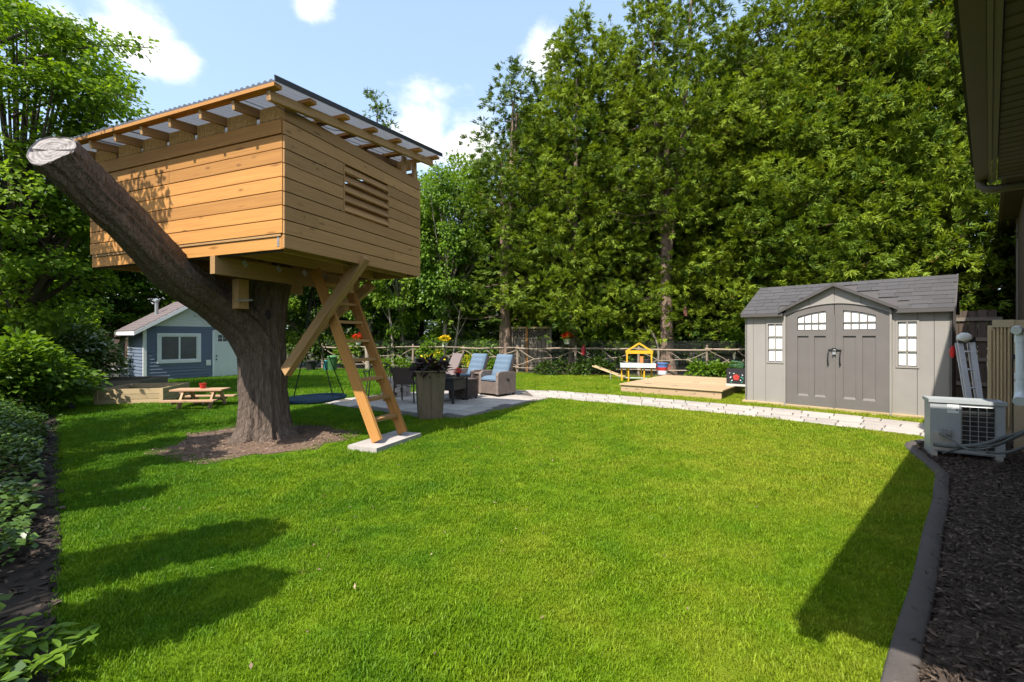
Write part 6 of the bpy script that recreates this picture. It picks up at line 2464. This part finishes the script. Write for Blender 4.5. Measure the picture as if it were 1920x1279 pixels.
# bright plant in the near corner: every leaf a piece
cp = thing('corner_plant', 'bright green leafy plant in the near left corner of the lawn edge', 'plant', (-1.98, 1.74, .0))
lf = MB()
npt = 7
for i in range(npt):
    t = i / (npt - 1)
    w_ = .5 * math.sin(math.pi * min(1, t ** .75)) * .32
    z_ = -.22 * t * t
    lf.v += [(t, w_, z_ + .06 * (w_ / .2)), (t, 0, z_), (t, -w_, z_ + .06 * (w_ / .2))]
for i in range(npt - 1):
    a = i * 3
    lf.f += [(a, a + 3, a + 4, a + 1), (a + 1, a + 4, a + 5, a + 2)]
lms = []
for k_ in range(3):
    me = lf.mesh('leaf_blade', L_fresh, True)
    a = me.attributes.new('tint', 'FLOAT', 'POINT')
    a.data.foreach_set('value', [.35 + .25 * k_] * len(me.vertices))
    lms.append(me)
rr = random.Random(5)
for s_ in range(33):
    a = rr.uniform(0, 6.28)
    rad = rr.uniform(.03, .19)
    base = Vector((rad * .5 * math.cos(a), rad * .5 * math.sin(a), 0))
    h_ = rr.uniform(.09, .22)
    tip = base + Vector((rad * 1.3 * math.cos(a), rad * 1.3 * math.sin(a), h_))
    MB().tube([base, base.lerp(tip, .5) + Vector((0, 0, .05)), tip], [.004, .003, .002], 5, False).build('stem', L_fresh, cp)
    for i in range(8):
        t = .40 + .60 * i / 7
        p = base.lerp(tip, t) + Vector((0, 0, .05 * math.sin(math.pi * t)))
        o = bpy.data.objects.new('leaf', lms[rr.randrange(3)])
        COL.objects.link(o)
        o.parent = cp
        o.location = p
        l_ = rr.uniform(.05, .09)
        o.scale = (l_, l_, l_)
        o.rotation_euler = (rr.uniform(-.3, .3), rr.uniform(-.5, .25), i * 2.4 + a)

# planter foliage, hanging baskets, flowers along the fence
def foliage_into(parent, name, c, rad, n, m, ln, wd, seed, lo=0, hi=1, flat=.6, droop=.4):
    rng = np.random.default_rng(seed)
    V = spray_clump(rng, np.array(c, float), np.array([0, 0, .5]), n, rad, ln, wd, droop, flat)
    o = bpy.data.objects.new(name, quads_mesh(name, V, rng.uniform(lo, hi, n), m))
    COL.objects.link(o)
    o.parent = parent
    return o


foliage_into(pln, 'foliage', (0, 0, .80), .26, 420, L_purple, .13, .05, 401)
foliage_into(pln, 'green_foliage', (-.05, .05, .83), .18, 60, L_fresh, .10, .04, 402)
foliage_into(ff, 'flowers', (0, 0, .11), .07, 60, L_red, .045, .04, 403)
foliage_into(rp, 'seedling', (0, 0, .11), .03, 10, L_fresh, .03, .02, 404, lo=.3)
M_pot = mat('white_pot', (.58, .57, .54), .5, .08, 5, .03)
for j, (px, v, Y, m, lab, hang) in enumerate(((834, 645, 17.4, L_yel2, 'yellow flowers in a white pot on a post at the fence', False), (1063, 640, 16.6, L_red, 'red flowers in a white pot by the cedar trunk', True), (672, 641, 17.6, L_red, 'red flowers in a pot seen between the ladder rails', True))):
    p = P(px, v, Y)
    t = thing('flower_pot', lab, 'pot', p)
    MB().lathe([(.09, -.10), (.13, .08), (.14, .09), (.12, .09)], n=16).build('pot', M_pot, t, True)
    foliage_into(t, 'leaves', (0, 0, .12), .18, 90, L_fresh, .10, .06, 410 + j)
    foliage_into(t, 'flowers', (0, 0, .20), .20, 170, m, .08, .07, 420 + j, flat=.5)
    if hang:
        MB().tube([(0, 0, .1), (0, .05, 1.4)], .006, 5).build('hanger', M_black, t)
    else:
        MB().tube([(0, 0, -p.z), (0, 0, -.09)], .03, 8).build('post', M_bark_dark, t)
for j, (px, v, Y, lab) in enumerate(((1094, 655, 16.4, 'red hanging ornament right of the red flower basket'), (1285, 582, 16.2, 'small red hanging bird feeder above the play stand'))):
    p = P(px, v, Y)
    t = thing('hanging_feeder', lab, 'feeder', p)
    MB().lathe([(.0, -.22), (.06, -.20), (.065, -.05), (.075, .0), (.05, .12), (.0, .16)], n=12).build('body', mat('feeder_red' if j == 0 else 'feeder_pink', (.40, .03, .04) if j == 0 else (.38, .17, .14), .5), t, True)
    MB().tube([(0, 0, .15), (0, .05, 1.2)], .005, 5).build('hanger', M_black, t)
for j, (x, y, s_, h, lab) in enumerate(((-2.9, 16.9, .42, .85, 'yellow-flowering shrub behind the tall planter'), (-1.45, 16.6, .45, .75, 'yellow-green flowering shrub left of the recliners'))):
    shrub('flowering_shrub', lab, (x, y, 0), (s_, s_, h), 900, L_yel, .10, .07, 440 + j, 'yellow shrubs at the fence', flowers=.16)
for j, (x, y, s_, h, lab) in enumerate(((-4.6, 17.9, .8, .45, 'low green plants along the fence foot behind the ladder'), (-.5, 16.6, .6, .5, 'low plant at the fence foot behind the recliners'), (1.4, 16.2, .9, .5, 'low weeds at the foot of the board fence'), (6.3, 15.2, .55, .55, 'leafy plant at the far edge of the timber platform'), (7.0, 14.9, .4, .5, 'leafy plant beside the blue recycling bin'), (2.8, 16.0, .8, .55, 'dark weeds under the stick fence left of the play stand'))):
    shrub('low_plant', lab, (x, y, 0), (s_, s_ * .5, h), 800, L_fresh if j not in (2, 5) else L_dark, .12, .08, 460 + j, 'low plants along the fence foot')

# neighbour's house glimpsed through the leaves
nh = thing('neighbour_house', 'pale roofed neighbouring house glimpsed through leaves left of the blue shed', 'house', (-27, 29, 0), R(35))
MB().box((0, 0, 1.7), (12, 7, 3.4)).build('wall', M_brickb, nh)
MB().extrude([(-6.4, -3.9, 3.35), (-6.4, 0, 5.4), (-6.4, 3.9, 3.35)], (12.8, 0, 0)).build('roof', mat('pale_shingle', (.38, .38, .40), .9, .2, 3, .4), nh)
MB().box((-2, -3.53, 1.8), (1.6, .08, 1.2)).build('window', M_white, nh)
# a far line of woods beyond everything
rng = np.random.default_rng(909)
V, T = [], []
for i in range(150):
    a = -2.9 + 5.8 * i / 150 + rng.uniform(-.02, .02)
    dd_ = rng.uniform(48, 70)
    if abs(a) > 1.35 and i % 2:
        continue
    x, y = dd_ * math.sin(a), dd_ * math.cos(a)
    for k_ in range(9):
        c = np.array([x + rng.normal(0, 2.2), y + rng.normal(0, 2.2), rng.uniform(.6, 6.5)])
        V.append(spray_clump(rng, c, np.array([0, 0, .3]), 70, 1.9, .9, .6, .3, .9))
        T.append(np.clip(rng.normal(.4, .2, 70), 0, .92))
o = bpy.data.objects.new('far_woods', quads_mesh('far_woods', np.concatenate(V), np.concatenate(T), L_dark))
COL.objects.link(o)
tag(o, 'far belt of dark woods beyond the gardens', 'woods', kind='stuff')

chips('lawn_litter', [(-3, 1.6), (1.2, 1.6), (5, 6), (3, 7.2), (-1, 7), (-4, 6)], 110, .010, .028, .012, M_litter, 'a few dry brown leaves and clippings scattered on the lawn', 'litter')
for f in exec_later:
    print('grass points', f())
